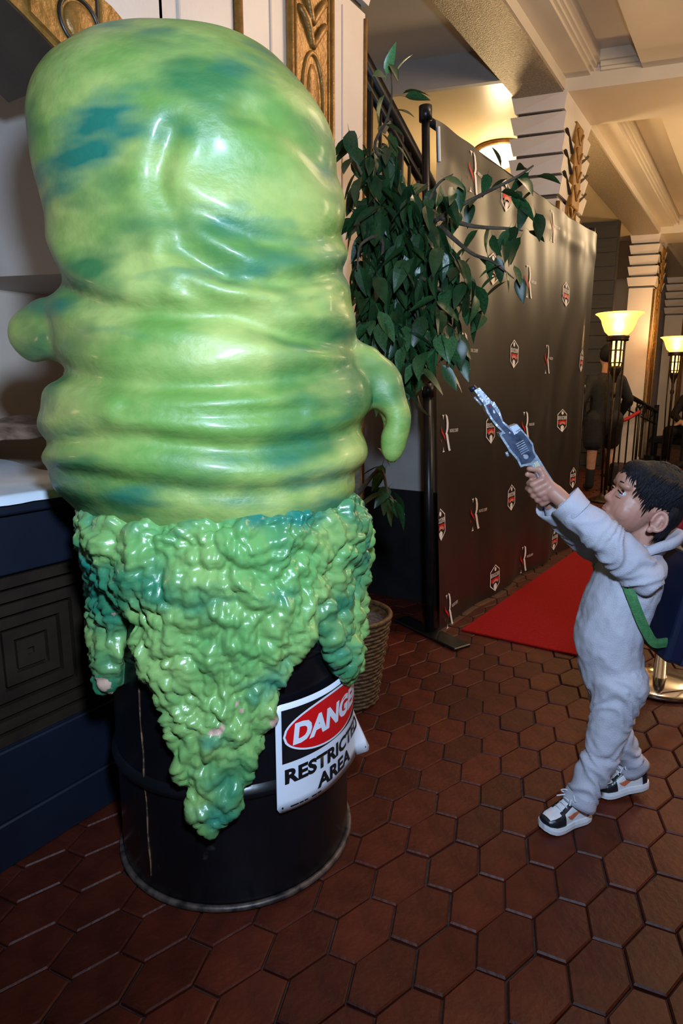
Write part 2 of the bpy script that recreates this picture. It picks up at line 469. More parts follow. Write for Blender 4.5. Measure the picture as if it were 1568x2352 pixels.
# low wall under the stair: grey above, black below
bm = bmesh.new(); box(bm, (-2.7, 3.0, 0.612), (-1.30, 3.06, 1.62)); sw = structure(obj('wall_stair', bm, M_greywall), 'grey wall under the staircase above a black dado')
bm = bmesh.new(); box(bm, (-2.7, 2.985, 0), (-1.30, 3.06, 0.612)); obj('dado', bm, M_black, sw)

# staircase rail descending behind the plant
rail = thing('stair_railing', 'black iron stair railing sloping down behind the leafy plant', 'railing', (-2.2, 3.5, 1.2))
def rp(t, dz=0): return Vector((-2.2, 3.2 + 3.0 * t, 3.26 - 1.41 * t + dz))
for dz, r in ((0, .045), (-.10, .028), (-.62, .03)):
    bm = bmesh.new(); tube(bm, [rp(0, dz), rp(1, dz)], r, 8); obj('handrail' if dz == 0 else 'rail', bm, M_iron, rail, smooth=True)
for k in range(22):
    t = (k + .5) / 22
    bm = bmesh.new(); tube(bm, [rp(t, -.02), rp(t, -.62)], .012 if k % 3 else .024, 6); obj('baluster', bm, M_iron, rail)
    if k % 3 == 1:
        bm = bmesh.new(); torus(bm, rp(t + .02, -.33), .07, .010, 16, 5, Matrix.Rotation(math.pi / 2, 3, 'Y')); obj('scroll', bm, M_iron, rail, smooth=True)
bm = bmesh.new()
k = [(-2.25, 2.9, 2.4), (-2.25, 2.9, 2.62), (-2.25, 6.6, .85), (-2.25, 6.6, .62)]
loft(bm, [[Vector(p) for p in k], [Vector((-3.6, p[1], p[2])) for p in k]]); structure(obj('trim_1', bm, M_darkwood), 'sloping underside of the staircase')

# ---- alcove left of the column: opening above the counter
bm = bmesh.new(); prism(bm, XW - .30, XW, 1.35, 1.645, 0.62, 3.4)
wl = structure(obj('wall_pier', bm, M_white), 'pale wall strip between alcove and column')
bm = bmesh.new(); prism(bm, XW - .302, XW + .008, 1.35, 1.645, 0, 0.62); obj('dado', bm, M_navy, wl)
bm = bmesh.new(); tube(bm, [(XW + .001, 1.42, .62), (XW + .001, 1.42, 3.35)], .006, 6); obj('panel_bead', bm, M_plaster, wl)
bm = bmesh.new(); box(bm, (XW - .30, -1.2, 2.12), (XW, 1.15, 3.4)); box(bm, (XW - .10, 1.15, 1.98), (XW, 1.36, 3.4)); structure(obj('wall_header', bm, M_white), 'pale wall above the counter opening')
bm = bmesh.new(); box(bm, (-2.45, -1.2, 0), (-2.35, 1.9, 3.3)); structure(obj('wall_alcove', bm, M_plaster), 'tan back wall of the counter alcove')
P = on_z(0, 635, 1.5); Q = on_z(113, 630, 1.5); e = (Q - P); e.z = 0; e.normalize()
bm = bmesh.new(); L = 2.6
b = P + e * ((XW - .33 - P.x) / e.x); a = b - e * 0.6; dpt = Vector((0, .75, 0))
loft(bm, [[Vector((p.x, p.y, z)) for p in (a, b, b + dpt, a + dpt)] for z in (1.5, 3.3)])
structure(obj('wall_bulkhead', bm, M_greywall), 'grey bulkhead hanging inside the alcove')

# carved gold corner bracket of the opening
br = structure(thing('trim_2', 'gold carved corner bracket at the top left of the opening', 'bracket', (XW, 1.05, 2.0)))
def wp(x, y, X=XW): p = on_x(x, y, X); return (p.y, p.z)
MW = Matrix(((0, 0, 1, 0), (1, 0, 0, 0), (0, 1, 0, 0), (0, 0, 0, 1)))      # (y, z, x) -> world
outer = [wp(-420, -400), wp(45, 50), wp(155, 165), wp(205, 145), wp(260, 118), wp(283, 105), wp(270, 60), wp(240, 25), wp(205, -5), wp(150, -40), wp(-120, -400)]
bm = bmesh.new(); extrude_poly(bm, outer, XW - .26, XW + .03, MW); obj('bracket_body', bm, M_gold, br)
bm = bmesh.new(); extrude_poly(bm, [(y, z) for y, z in [wp(47, 40), wp(155, 150), wp(198, 138), wp(196, 20), wp(150, -40), wp(40, -60)]], XW + .03, XW + .042, MW); obj('bracket_plate', bm, M_gold, br)
bm = bmesh.new(); low = [wp(-420, -400), wp(45, 50), wp(155, 165), wp(205, 145)]
loft(bm, [[Vector((x, y + dy, z + dz)) for x, dy, dz in ((XW - .262, 0, -.001), (XW + .028, 0, -.001), (XW + .028, .004, -.008), (XW - .262, .004, -.008))] for y, z in low]); obj('bracket_soffit', bm, M_brown, br)
c = wp(158, 66)
bm = bmesh.new(); ellipsoid(bm, (XW + .042, c[0], c[1]), (.012, .042, .042)); obj('boss', bm, M_gold, br, smooth=True)
bm = bmesh.new(); torus(bm, (XW + .042, c[0], c[1]), .052, .006, 32, 6, Matrix.Rotation(math.pi / 2, 3, 'Y')); obj('boss_ring', bm, M_brown, br, smooth=True)
bm = bmesh.new(); p, q = wp(203, 140), wp(196, 0); tube(bm, [(XW + .036, p[0], p[1]), (XW + .036, q[0], q[1])], .008, 8); obj('groove', bm, M_brown, br)
bm = bmesh.new(); p, q = wp(214, 140), wp(207, -5); tube(bm, [(XW + .036, p[0], p[1]), (XW + .036, q[0], q[1])], .006, 8); obj('bead', bm, M_gold, br)

# ---- counter with concentric square carving
XC = -1.424
ct = thing('ticket_counter', 'navy counter with brown carved front of nested squares', 'counter', (-1.9, .4, 0))
bm = bmesh.new(); box(bm, (-2.34, -1.0, 0), (XC - .006, 1.05, .306)); obj('base', bm, M_navy, ct)
bm = bmesh.new(); box(bm, (XC - .02, -1.0, 0.0), (XC + .012, 1.05, .12)); bevel(bm, .004, 1); obj('kickboard', bm, M_navy, ct)
bm = bmesh.new(); box(bm, (XC - .02, -1.0, 0.12), (XC + .006, 1.05, .30)); bevel(bm, .004, 1); obj('base_board', bm, M_navy, ct)
bm = bmesh.new(); box(bm, (-2.34, -1.0, .306), (XC - .035, 1.05, .722)); obj('body', bm, M_brown, ct)
bm = bmesh.new(); box(bm, (-2.34, -1.0, .722), (XC, 1.05, .865)); bevel(bm, .004, 1); obj('fascia', bm, M_navy, ct)
bm = bmesh.new(); box(bm, (-2.34, -1.0, .865), (XC + .02, 1.05, .895)); bevel(bm, .006, 2); obj('worktop', bm, M_navy, ct)
for yc in (-.03, .39, .81):
    pan = bpy.data.objects.new('carved_panel', None); COL.objects.link(pan); pan.parent = ct; pan.matrix_parent_inverse = ct.matrix_basis.inverted()
    pan.location = (XC, yc, .512)
    for k in range(6):
        h = .205 - k * .034; w = .026
        bm = bmesh.new()
        x0, x1 = XC - .04, XC - .002 - .0045 * k
        o_ = [(yc - h, .512 - h), (yc + h, .512 - h), (yc + h, .512 + h), (yc - h, .512 + h)]
        hi = h - w
        i_ = [(yc - hi, .512 - hi), (yc + hi, .512 - hi), (yc + hi, .512 + hi), (yc - hi, .512 + hi)]
        rings = [[Vector((x0, y, z)) for y, z in o_], [Vector((x1, y, z)) for y, z in o_], [Vector((x1, y, z)) for y, z in i_], [Vector((x0, y, z)) for y, z in i_]]
        loft(bm, rings, caps=False)
        obj('square_moulding', bm, M_brown, pan)

# unseen fill light added to brighten the alcove behind the counter
light('alcove_fill_light', 'POINT', (-1.98, .15, 1.22), 3.0, (1.0, .70, .42), .05)
# white cloth and paper on the counter
M_cloth = mat('white_plastic_cloth', (0.62, 0.66, 0.74), (0.72, 0.76, 0.82), rough=0.35, scale=6, bump=0.2, bscale=14)
bm = bmesh.new(); N_ = 44; rows = []
for i in range(N_ + 1):
    y = -.2 + 1.28 * i / N_; row = []
    for j in range(25):
        t = j / 24
        x = -2.25 + (XC + .03 + 2.25) * t
        z = .899 + .012 * noise.noise(Vector((x * 5, y * 6, 0))) * (1 - t) + .012 + .06 * max(0, .55 - t) * (1 + noise.noise(Vector((y * 3, x * 4, 3))))
        row.append(bm.verts.new((x, y, z)))
    row.append(bm.verts.new((XC + .032, y, .892 + .003 * noise.noise(Vector((y * 20, 0, 0)))))); rows.append(row)
for a, b in zip(rows, rows[1:]):
    for j in range(25): bm.faces.new((a[j], a[j + 1], b[j + 1], b[j]))
tag(obj('plastic_cloth', bm, M_cloth, smooth=True), 'white plastic cloth spread over the navy counter top', 'cloth')
M_kraft = mat('brown_wrapping_paper', (0.10, 0.06, 0.04), (0.4, 0.28, 0.2), rough=0.6, scale=12, bump=0.3)
bm = bmesh.new(); rows = []
for i in range(15):
    y = .72 + .55 * i / 14; r_ = []
    for j in range(9):
        x = -2.3 + .42 * j / 8
        r_.append(bm.verts.new((x, y, 1.0 + .05 * math.sin(j / 8 * math.pi) + .025 * noise.noise(Vector((x * 9, y * 7, 1))))))
    rows.append(r_)
for a, b in zip(rows, rows[1:]):
    for j in range(8): bm.faces.new((a[j], a[j + 1], b[j + 1], b[j]))
o = obj('wrapping_paper', bm, M_kraft, smooth=True)
so = o.modifiers.new('thick', 'SOLIDIFY'); so.thickness = .004
tag(o, 'crumpled brown paper lying on the white cloth', 'paper')
# ================================================================== DRUM, SIGN, SLIME, SCULPTURE
BX, BY, BR = -1.057, 1.111, 0.292
M_drum = mat('black_drum_enamel', (0.003, 0.003, 0.004), (0.006, 0.006, 0.008), rough=0.28, spec=.35, scale=5, bump=0.12, bscale=10, detail=6)
add_ramp_layer(M_drum, 9, 0.66, 0.74, (0.06, 0.05, 0.045), detail=8)
M_rust = mat('scuffed_drum_rim', (0.02, 0.017, 0.016), (0.13, 0.09, 0.075), rough=0.45, scale=40, metal=0.4)
drum = thing('steel_drum', 'black steel drum standing on the tiles under the green slime', 'drum', (BX, BY, 0))
bm = bmesh.new()
lathe(bm, [(.02, .0), (BR - .004, .004), (BR, .02), (BR, .27), (BR, .305), (BR, .565), (BR, .60), (BR, .86), (BR - .004, .872), (.02, .872)], 96, (BX, BY, 0)); obj('shell', bm, M_drum, drum, smooth=True)
for z in (.288, .583):
    bm = bmesh.new(); lathe(bm, [(BR - .004, z - .024), (BR + .003, z - .014), (BR + .011, z - .005), (BR + .012, z), (BR + .011, z + .005), (BR + .003, z + .014), (BR - .004, z + .024)], 96, (BX, BY, 0), caps=False); obj('rolling_hoop', bm, M_drum, drum, smooth=True)
bm = bmesh.new(); torus(bm, (BX, BY, .009), BR + .004, .008, 96, 8); obj('bottom_rim', bm, M_rust, drum, smooth=True)
bm = bmesh.new(); torus(bm, (BX, BY, .872), BR + .002, .008, 96, 8); obj('top_rim', bm, M_drum, drum, smooth=True)
# seam scratched down the side
bm = bmesh.new()
hit = on_z(318, 1560, .55)
def cyl_hit(x, y, R):
    r = ray(x, y); o = EYE - Vector((BX, BY, 0))
    a = r.x ** 2 + r.y ** 2; b = 2 * (o.x * r.x + o.y * r.y); c = o.x ** 2 + o.y ** 2 - R * R
    D = b * b - 4 * a * c
    t = (-b - math.sqrt(max(D, 0))) / (2 * a)
    p = EYE + r * t
    return math.atan2(p.y - BY, p.x - BX), p.z
ph, _ = cyl_hit(320, 1600, BR)
def cylp(phi, z, R): return Vector((BX + R * math.cos(phi), BY + R * math.sin(phi), z))
tube(bm, [cylp(ph + .006 * math.sin(k * 1.7), .05 + k * .038, BR + .0008) for k in range(18)], [.0012 + .0018 * ((k * 7) % 5) / 5 for k in range(18)], 5)
obj('seam_scratch', bm, mat('bare_rusty_scratch', (0.05, 0.03, 0.02), (0.22, 0.12, 0.06), rough=0.6, scale=60, lo=.45, hi=.6), drum)

# ---- warning sign bent round the drum
M_signw = mat('white_sign_plastic', (0.66, 0.7, 0.8), (0.74, 0.77, 0.85), rough=0.3, scale=5, bump=0.06, bscale=10)
M_signr = mat('red_sign_ink', (0.62, 0.006, 0.008), rough=0.35)
M_signk = mat('black_sign_ink', (0.006, 0.006, 0.008), rough=0.4)
ph0, zb = cyl_hit(632, 1864, BR + .004)
SW, SH = .325, .258
def sgn(u, v, off=0.0):
    """u along the plate from its left edge, v up; the right end leaves the drum and flares outwards"""
    R = BR + .0148 + off
    lim = .283
    flare = 0.0
    if v < .10: flare = (.10 - v) / .10
    if u <= lim:
        p = cylp(ph0 + u / BR, zb + v, R); 
        if flare and u > .2: 
            k = (u - .2) / .1; p += Vector((math.cos(ph0 + u / BR), math.sin(ph0 + u / BR), 0)) * .010 * k * flare
        return p
    p = cylp(ph0 + lim / BR, zb + v, R)
    a = ph0 + lim / BR
    tang = Vector((-math.sin(a), math.cos(a), 0)); nrm = Vector((math.cos(a), math.sin(a), 0))
    k = u - lim
    return p + tang * (k * (1 - .35 * flare)) + nrm * (.010 * flare + k * (.85 * flare - .10 * (1 - flare)) )
sign = thing('warning_sign', 'white plastic warning sign with red oval curved round the black drum', 'sign', cylp(ph0 + .5, zb, BR))
def sign_cols(fn, u0, u1, n, off, name, m, nv=10, thick=0.0):
    bm = bmesh.new(); g = []
    for i in range(n + 1):
        u = u0 + (u1 - u0) * i / n; a, b = fn(u)
        g.append([bm.verts.new(sgn(u, a + (b - a) * j / nv, off)) for j in range(nv + 1)])
    for i in range(n):
        for j in range(nv):
            bm.faces.new((g[i][j], g[i + 1][j], g[i + 1][j + 1], g[i][j + 1]))
    o = obj(name, bm, m, sign, smooth=True)
    if thick:
        s = o.modifiers.new('t', 'SOLIDIFY'); s.thickness = thick
    return o
def corner(u):
    r = .012; e = min(u, SW - u)
    k = 0 if e > r else r - math.sqrt(max(0, r * r - (r - e) ** 2))
    return k, SH - k
sign_cols(corner, 0, SW, 60, 0, 'plate', M_signw, thick=.0015)
sign_cols(lambda u: (.118, .244), .013, SW - .013, 48, .0026, 'black_field', M_signk)
def oval(a, b, cu=SW / 2, cv=.181):
    return lambda u: (cv - b * math.sqrt(max(0, 1 - ((u - cu) / a) ** 2)), cv + b * math.sqrt(max(0, 1 - ((u - cu) / a) ** 2)))
sign_cols(oval(.147, .0605), SW / 2 - .147, SW / 2 + .147, 64, .0031, 'oval_border', M_signw)
sign_cols(oval(.142, .0555), SW / 2 - .142, SW / 2 + .142, 64, .0036, 'red_oval', M_signr)
def sign_text(s, size, u, v, m, name, bold=.03, align='CENTER', xs=1.0, slant=0.0, off=.0042):
    me, co = text_mesh(s, size, bold, align, xs)
    out = np.array([sgn(u + x + slant * y, v + y, off)[:] for x, y, _ in co]); set_co(me, out)
    return obj(name, me, m, sign)
sign_text('DANGER', .064, SW / 2, .160, M_signw, 'lettering', .05, xs=.98, slant=.12)
sign_text('RESTRICTED', .0465, SW / 2, .0705, M_signk, 'lettering', .04, xs=1.13)
sign_text('AREA', .0465, SW / 2 + .004, .0235, M_signk, 'lettering', .04, xs=1.12)
for u0_, u1_ in ((.030, .050), (.052, .062), (.064, .074), (.084, .098), (.100, .112)):     # unreadably small maker's line
    sign_cols(lambda u: (.0085, .0120), u0_, u1_, 4, .0030, 'small_print', M_signk, nv=1)
for u in (.012, SW - .012):
    bm = bmesh.new(); tube(bm, [sgn(u, .012, .001), sgn(u, .012, .003)], .0022, 8); obj('screw_hole', bm, M_signk, sign)

# ---- slime draped over the drum
def paint_green(name, base, c2, dark, teal, rough, bump, bscale, st=(1, 1, 1)):
    m = mat(name, base, c2, rough=rough, scale=7, bump=bump, bscale=bscale, detail=5, stretch=st, coat=.12, lo=.38, hi=.66)
    add_ramp_layer(m, 5.0, .50, .66, dark, stretch=(st[0] * .8, st[1] * .8, st[2] * 1.2), off=(3, 1, 2))
    add_ramp_layer(m, 6.0, .55, .70, teal, stretch=(st[0] * .7, st[1] * .7, st[2] * 1.4), off=(7, 4, 1))
    return m
M_slime = paint_green('slime_foam_paint', (0.13, 0.34, 0.10), (0.24, 0.40, 0.12), (0.035, 0.19, 0.09), (0.014, 0.18, 0.13), .3, .3, 30)
add_ramp_layer(M_slime, 11, .715, .73, (0.55, 0.36, 0.27), off=(1, 9, 4), detail=5)
edge_px = [(160, 1300), (175, 1400), (200, 1510), (222, 1595), (240, 1590), (246, 1480), (254, 1415), (285, 1440), (296, 1525), (340, 1590), (380, 1700), (410, 1810), (440, 1890), (485, 1932), (525, 1895), (560, 1845), (600, 1740), (640, 1645), (668, 1570), (700, 1500), (744, 1432), (765, 1500), (800, 1560), (824, 1575), (842, 1490), (850, 1400)]
ev = []
for x, y in edge_px:
    ev.append(cyl_hit(x, y, BR + .045))
ph_l, ph_r = ev[0][0], ev[-1][0]
base_ph = math.atan2(-BY, -BX)          # towards the camera
def unwrap(p):
    d = (p - base_ph + math.pi) % (2 * math.pi) - math.pi; return d
ev = sorted((unwrap(p), z) for p, z in ev)
xs_ = [-math.pi] + [p for p, _ in ev] + [math.pi]
zs_ = [.62] + [z for _, z in ev] + [.62]
def zb_of(d): return float(np.interp(d, xs_, zs_))
NP = 300
bm = bmesh.new(); rings = []
for i in range(NP):
    d = -math.pi + 2 * math.pi * i / NP; phi = base_ph + d
    zb_ = zb_of(d) + .010 * noise.noise(Vector((d * 14, 3, 0)))
    top = .905 + .015 * math.sin(d * 3); Rr = BR + .045
    prof = [(.16, top - .03), (.24, top + .004), (Rr - .035, top), (Rr - .008, top - .022), (Rr, top - .06)]
    nq = 10
    for q in range(1, nq + 1):
        t = q / nq; prof.append((Rr - .010 * t, (top - .06) + (zb_ + .02 - (top - .06)) * t))
    prof += [(BR + .022, zb_ + .004), (BR + .006, zb_), (BR - .012, zb_ + .004), (BR - .014, (zb_ + .86) / 2), (BR - .016, .858), (.16, .858)]
    rings.append([cylp(phi, z, r) for r, z in prof])
rings.append(rings[0])
R_ = [[bm.verts.new(p) for p in r] for r in rings[:-1]]
n_ = len(R_[0])
for i in range(NP):
    a, b = R_[i], R_[(i + 1) % NP]
    for j in range(n_):
        k = (j + 1) % n_; bm.faces.new((a[j], a[k], b[k], b[j]))
me = remesh(bm, .0048, 5, 'slime', .5)
co = get_co(me); no = get_no(me)
rad = np.hypot(co[:, 0] - BX, co[:, 1] - BY)
outer_ = np.clip((rad - (BR + .001)) / .02, 0, 1); outer_ = np.where(co[:, 2] > .88, np.maximum(outer_, .8), outer_)
disp = np.zeros(len(co))
for k in np.nonzero(outer_ > 0)[0]:
    p = Vector(co[k]); w = p + noise.noise_vector(p * 10) * .028
    d1 = noise.voronoi(Vector((w.x, w.y, w.z * .75)) * 23)[0][0]; d2 = noise.voronoi(w * 46 + Vector((5, 2, 1)))[0][0]; d3 = noise.voronoi(w * 80)[0][0]
    bil = 1 - abs(noise.noise(Vector((w.x * 17, w.y * 17, w.z * 11)))) * 2.2
    mk = .5 + .5 * noise.noise(p * 8 + Vector((3, 3, 3)))
    disp[k] = .024 * max(0, 1 - (d1 * 1.2) ** 2) * (.4 + mk) + .016 * max(0, 1 - (d2 * 1.15) ** 2) * (1.3 - mk) + .005 * max(0, 1 - (d3 * 1.2) ** 2) + .008 * bil + .020 * noise.noise(p * 6) - .020
co = co + no * (disp * outer_)[:, None]
rad = np.hypot(co[:, 0] - BX, co[:, 1] - BY); bad = (rad < BR - .001) & (co[:, 2] < .87) & (outer_ > 0)
sc = np.where(bad, (BR - .001) / np.maximum(rad, 1e-6), 1); co[:, 0] = BX + (co[:, 0] - BX) * sc; co[:, 1] = BY + (co[:, 1] - BY) * sc
set_co(me, co)
tag(obj('slime_drape', me, M_slime), 'lumpy green foam slime hanging in drips over the black drum', 'slime')

# ---- plain green blob sculpture on top: a generic slime mound of stacked rolls
M_blob = paint_green('mottled_green_paint', (0.14, 0.28, 0.055), (0.36, 0.43, 0.12), (0.042, 0.16, 0.05), (0.014, 0.15, 0.10), .5, .35, 30, st=(.8, .8, 1.25))
sil = [(92, 330, 470), (104, 270, 540), (124, 222, 595), (150, 170, 655), (200, 108, 702), (250, 76, 738), (300, 63, 768), (350, 66, 786), (400, 72, 797), (500, 98, 802), (600, 122, 808), (650, 118, 815), (700, 115, 826), (770, 122, 834), (850, 130, 856), (900, 106, 866), (950, 98, 868), (1000, 97, 864), (1060, 110, 858), (1100, 130, 846), (1150, 170, 825), (1200, 230, 780), (1235, 330, 700)]
SD = 1.475
zz, ll, lr = [], [], []
for y, xl, xr in sil:
    a = at(xl, y, SD); b = at(xr, y, SD)
    zz.append((a.z + b.z) / 2); ll.append(a.dot(RGT)); lr.append(b.dot(RGT))
zz = np.array(zz)[::-1]; ll = np.array(ll)[::-1]; lr = np.array(lr)[::-1]
zs = np.linspace(zz[0], zz[-1], 70)
L0 = np.interp(zs, zz, ll); L1 = np.interp(zs, zz, lr)
ker = np.ones(3) / 3
bm = bmesh.new(); rings = []
for z, a, b in zip(zs, L0, L1):
    c = (a + b) / 2; h = (b - a) / 2 * .935
    dep = min(h * .86, .36)
    lean = -.02 * smoothstep(1.5, 2.1, z)      # upper part leans to the viewer
    ctr = RGT * c + NH * (SD + float(lean)); ctr.z = 0
    rings.append([ctr + RGT * (h * math.cos(t)) + NH * (dep * math.sin(t)) + Vector((0, 0, z)) for t in np.linspace(0, 2 * math.pi, 65)[:-1]])
loft(bm, rings)
def S(x, y, d): return at(x, y, d)
# blunt side lobes of slime
chain(bm, [S(260, 775, 1.40), S(150, 765, 1.42), S(78, 765, 1.45)], [.075, .072, .062], 18)
chain(bm, [S(820, 840, 1.50), S(880, 880, 1.50), S(910, 960, 1.49), S(902, 1040, 1.48)], [.06, .045, .036, .026], 16)
me = remesh(bm, .011, 10, 'body', .6)
co = get_co(me); no = get_no(me)
pv = np.array([px(c) for c in co]); front = np.clip(-(no @ np.array(NH)) * 2.2 + .75, 0, 1)
creases = [([(95, 600), (150, 670), (300, 715), (520, 725), (680, 768), (832, 795)], 24, .030), ([(400, 575), (500, 620), (640, 650), (806, 618)], 20, .018),
           ([(125, 850), (300, 884), (500, 884), (700, 862), (860, 832)], 26, .026), ([(96, 1020), (300, 1008), (560, 1034), (760, 1012), (866, 965)], 22, .022),
           ([(110, 1075), (350, 1120), (600, 1135), (850, 1085)], 18, .013), ([(395, 300), (365, 420), (420, 545), (520, 625)], 26, .018),
           ([(430, 665), (560, 708), (720, 700)], 15, .012), ([(300, 940), (480, 955), (690, 940)], 16, .012),
           ([(560, 250), (660, 300), (760, 400)], 28, .014), ([(420, 470), (560, 540), (700, 560), (800, 540)], 22, .012)]
dsp = np.zeros(len(co))
for pts, w, dep in creases:
    pl = np.array([p[:2] for p in catmull([(x, y, 0) for x, y in pts], 8)])
    dmin = np.full(len(co), 1e9)
    for k in range(len(pl) - 1):
        a, b = pl[k], pl[k + 1]; ab = b - a
        t = np.clip(((pv - a) @ ab) / (ab @ ab), 0, 1)
        dd = np.hypot(*(pv - (a + t[:, None] * ab)).T); dmin = np.minimum(dmin, dd)
    dep *= .7
    dsp -= dep * np.exp(-(dmin / w) ** 2)
    dsp += dep * .45 * np.exp(-((dmin - 2.2 * w) / (1.3 * w)) ** 2)
nz = np.array([noise.noise(Vector(c) * 4.5) * .012 + noise.noise(Vector((c[0] * 9, c[1] * 9, c[2] * 16))) * .0025 for c in co])
co = co + no * ((dsp * front) + nz)[:, None]
co[:, 0] = np.maximum(co[:, 0], XW + .012 + 0 * co[:, 0]) if False else co[:, 0]
wallside = (co[:, 1] > 1.12); co[:, 0] = np.where(wallside, np.maximum(co[:, 0], XW + .02), co[:, 0])
set_co(me, co)
tag(obj('slime_sculpture', me, M_blob), 'huge glossy green slime blob sculpture of soft rolls resting on the slime covered drum', 'sculpture')
# ================================================================== POTTED FICUS
M_leaf = mat('ficus_leaf', (0.012, 0.045, 0.016), (0.03, 0.095, 0.028), rough=0.33, scale=18, rand=0.55, bump=.1, spec=.5)
M_leafp = mat('pale_ficus_leaf', (0.06, 0.2, 0.06), (0.12, 0.3, 0.1), rough=0.35, scale=18, rand=0.3)
M_bark = mat('ficus_bark', (0.05, 0.035, 0.022), (0.11, 0.08, 0.05), rough=0.8, scale=30, bump=.4)
M_wick = mat('brown_wicker', (0.045, 0.02, 0.008), (0.13, 0.062, 0.022), rough=0.5, scale=60, bump=.3)
M_moss = mat('dry_moss', (0.04, 0.03, 0.028), (0.1, 0.08, 0.075), rough=0.9, scale=60, bump=.8)
FX, FY = -1.185, 1.86
fic = thing('potted_ficus', 'leafy artificial ficus tree in a wicker basket behind the drum', 'plant', (FX, FY, 0))
bm = bmesh.new(); prof = [(.10, 0), (.108, .01), (.125, .15), (.15, .32), (.158, .335), (.150, .338), (.142, .31), (.03, .305)]
lathe(bm, prof, 40, (FX, FY, 0)); bk = obj('basket', bm, M_wick, fic, smooth=True)
for k in range(21):
    z = .012 + k * .0152; r = np.interp(z, [0, .15, .33], [.108, .127, .153])
    bm = bmesh.new(); pts = []
    for q in range(73):
        a = 2 * math.pi * q / 72
        rr = r + .003 * math.cos(a * 18 + math.pi * k)
        pts.append((FX + rr * math.cos(a), FY + rr * math.sin(a), z))
    tube(bm, pts, .0062, 5, caps=False); obj('weave_strand', bm, M_wick, bk, smooth=True)
bm = bmesh.new(); torus(bm, (FX, FY, .338), .153, .010, 40, 8); obj('basket_rim', bm, M_wick, fic, smooth=True)
bm = bmesh.new(); ellipsoid(bm, (FX, FY, .30), (.14, .14, .035)); obj('moss', bm, M_moss, fic, smooth=True)
# trunk and branches
bm = bmesh.new(); tube(bm, catmull([(FX, FY, .2), (FX + .02, FY + .02, .7), (FX - .01, FY + .05, 1.2), (FX + .03, FY + .1, 1.7)], 5), [.022] * 8 + [.016] * 8, 8); obj('trunk', bm, M_bark, fic, smooth=True)
leaf_spots = []
def branch(pts, r, name='branch', n=5):
    c = catmull(pts, n)
    bm = bmesh.new(); tube(bm, c, [r * (1 - .75 * k / (len(c) - 1)) for k in range(len(c))], 6); obj(name, bm, M_bark, fic, smooth=True)
    return c
crown = Vector((FX + .02, FY + .08, 1.35))
def D(x, y, d): return at(x, y, d)
branches = [
    [crown, D(950, 560, 2.35), D(1010, 500, 2.25), D(1100, 450, 2.18), D(1180, 410, 2.12), D(1225, 380, 2.1)],
    [D(1010, 500, 2.25), D(1090, 520, 2.2), D(1170, 525, 2.15), D(1200, 530, 2.15)],
    [D(1010, 520, 2.25), D(1080, 580, 2.2), D(1130, 600, 2.15), D(1180, 640, 2.15)],
    [crown, D(900, 420, 2.4), D(860, 340, 2.4), D(890, 270, 2.35), D(900, 200, 2.3), D(890, 120, 2.3)],
    [crown, D(870, 480, 2.3), D(830, 400, 2.25), D(800, 330, 2.2)],
    [crown, D(960, 520, 2.2), D(1000, 430, 2.15), D(1040, 400, 2.15)],
    [crown, D(940, 640, 2.2), D(1000, 660, 2.1), D(1070, 700, 2.1), D(1110, 690, 2.1)],
    [crown, D(930, 700, 2.2), D(980, 780, 2.1), D(1000, 850, 2.1)],
    [crown, D(880, 700, 2.2), D(870, 800, 2.1), D(890, 890, 2.1)],
    [crown, D(880, 560, 2.2), D(830, 560, 2.1), D(820, 620, 2.1)],
    [Vector((FX, FY + .02, .75)), D(870, 1080, 2.15), D(890, 1130, 2.1), D(905, 1150, 2.08)],
]
bc = [branch(b, .009 if k else .011) for k, b in enumerate(branches)]
# leaves: pointed ovals folded along the midrib
def leaf_mesh(curl, wd):
    bm = bmesh.new(); n = 6; L = 1.0; rows = []
    for i in range(n + 1):
        t = i / n; w = wd * math.sin(math.pi * min(1, t ** .75)) ** .8 * (1 - .25 * t)
        if i == n: w = .004
        if i == 0: w = .012
        z = -curl * t * t
        rows.append([bm.verts.new((-w, t * L, z + w * .28)), bm.verts.new((0, t * L, z)), bm.verts.new((w, t * L, z + w * .28))])
    for a, b in zip(rows, rows[1:]):
        bm.faces.new((a[0], a[1], b[1], b[0])); bm.faces.new((a[1], a[2], b[2], b[1]))
    st = bm.verts.new((0, -.3, .05)); bm.faces.new((st, rows[0][0], rows[0][2]))
    return mesh_of(bm, 'leaf', True)
lmeshes = [leaf_mesh(c, w) for c, w in ((.12, .27), (.25, .24), (.4, .28), (.05, .23))]
for m_ in lmeshes: m_.materials.append(M_leaf)
lpale = [leaf_mesh(c, w) for c, w in ((.15, .25), (.3, .22))]
for m_ in lpale: m_.materials.append(M_leafp)
spots = []
def put(p, size, droop=None, pale=False, az=None):
    az = rnd.uniform(0, 2 * math.pi) if az is None else az
    dr = rnd.uniform(-1.35, -.45) if droop is None else droop
    yv = Vector((math.cos(az) * math.cos(dr), math.sin(az) * math.cos(dr), math.sin(dr)))
    xv = yv.cross(Vector((rnd.uniform(-.5, .5), rnd.uniform(-.5, .5), 1))).normalized(); zv = xv.cross(yv)
    M = Matrix(((xv.x, yv.x, zv.x, p.x), (xv.y, yv.y, zv.y, p.y), (xv.z, yv.z, zv.z, p.z), (0, 0, 0, 1))) @ Matrix.Scale(size, 4)
    spots.append((M, pale))
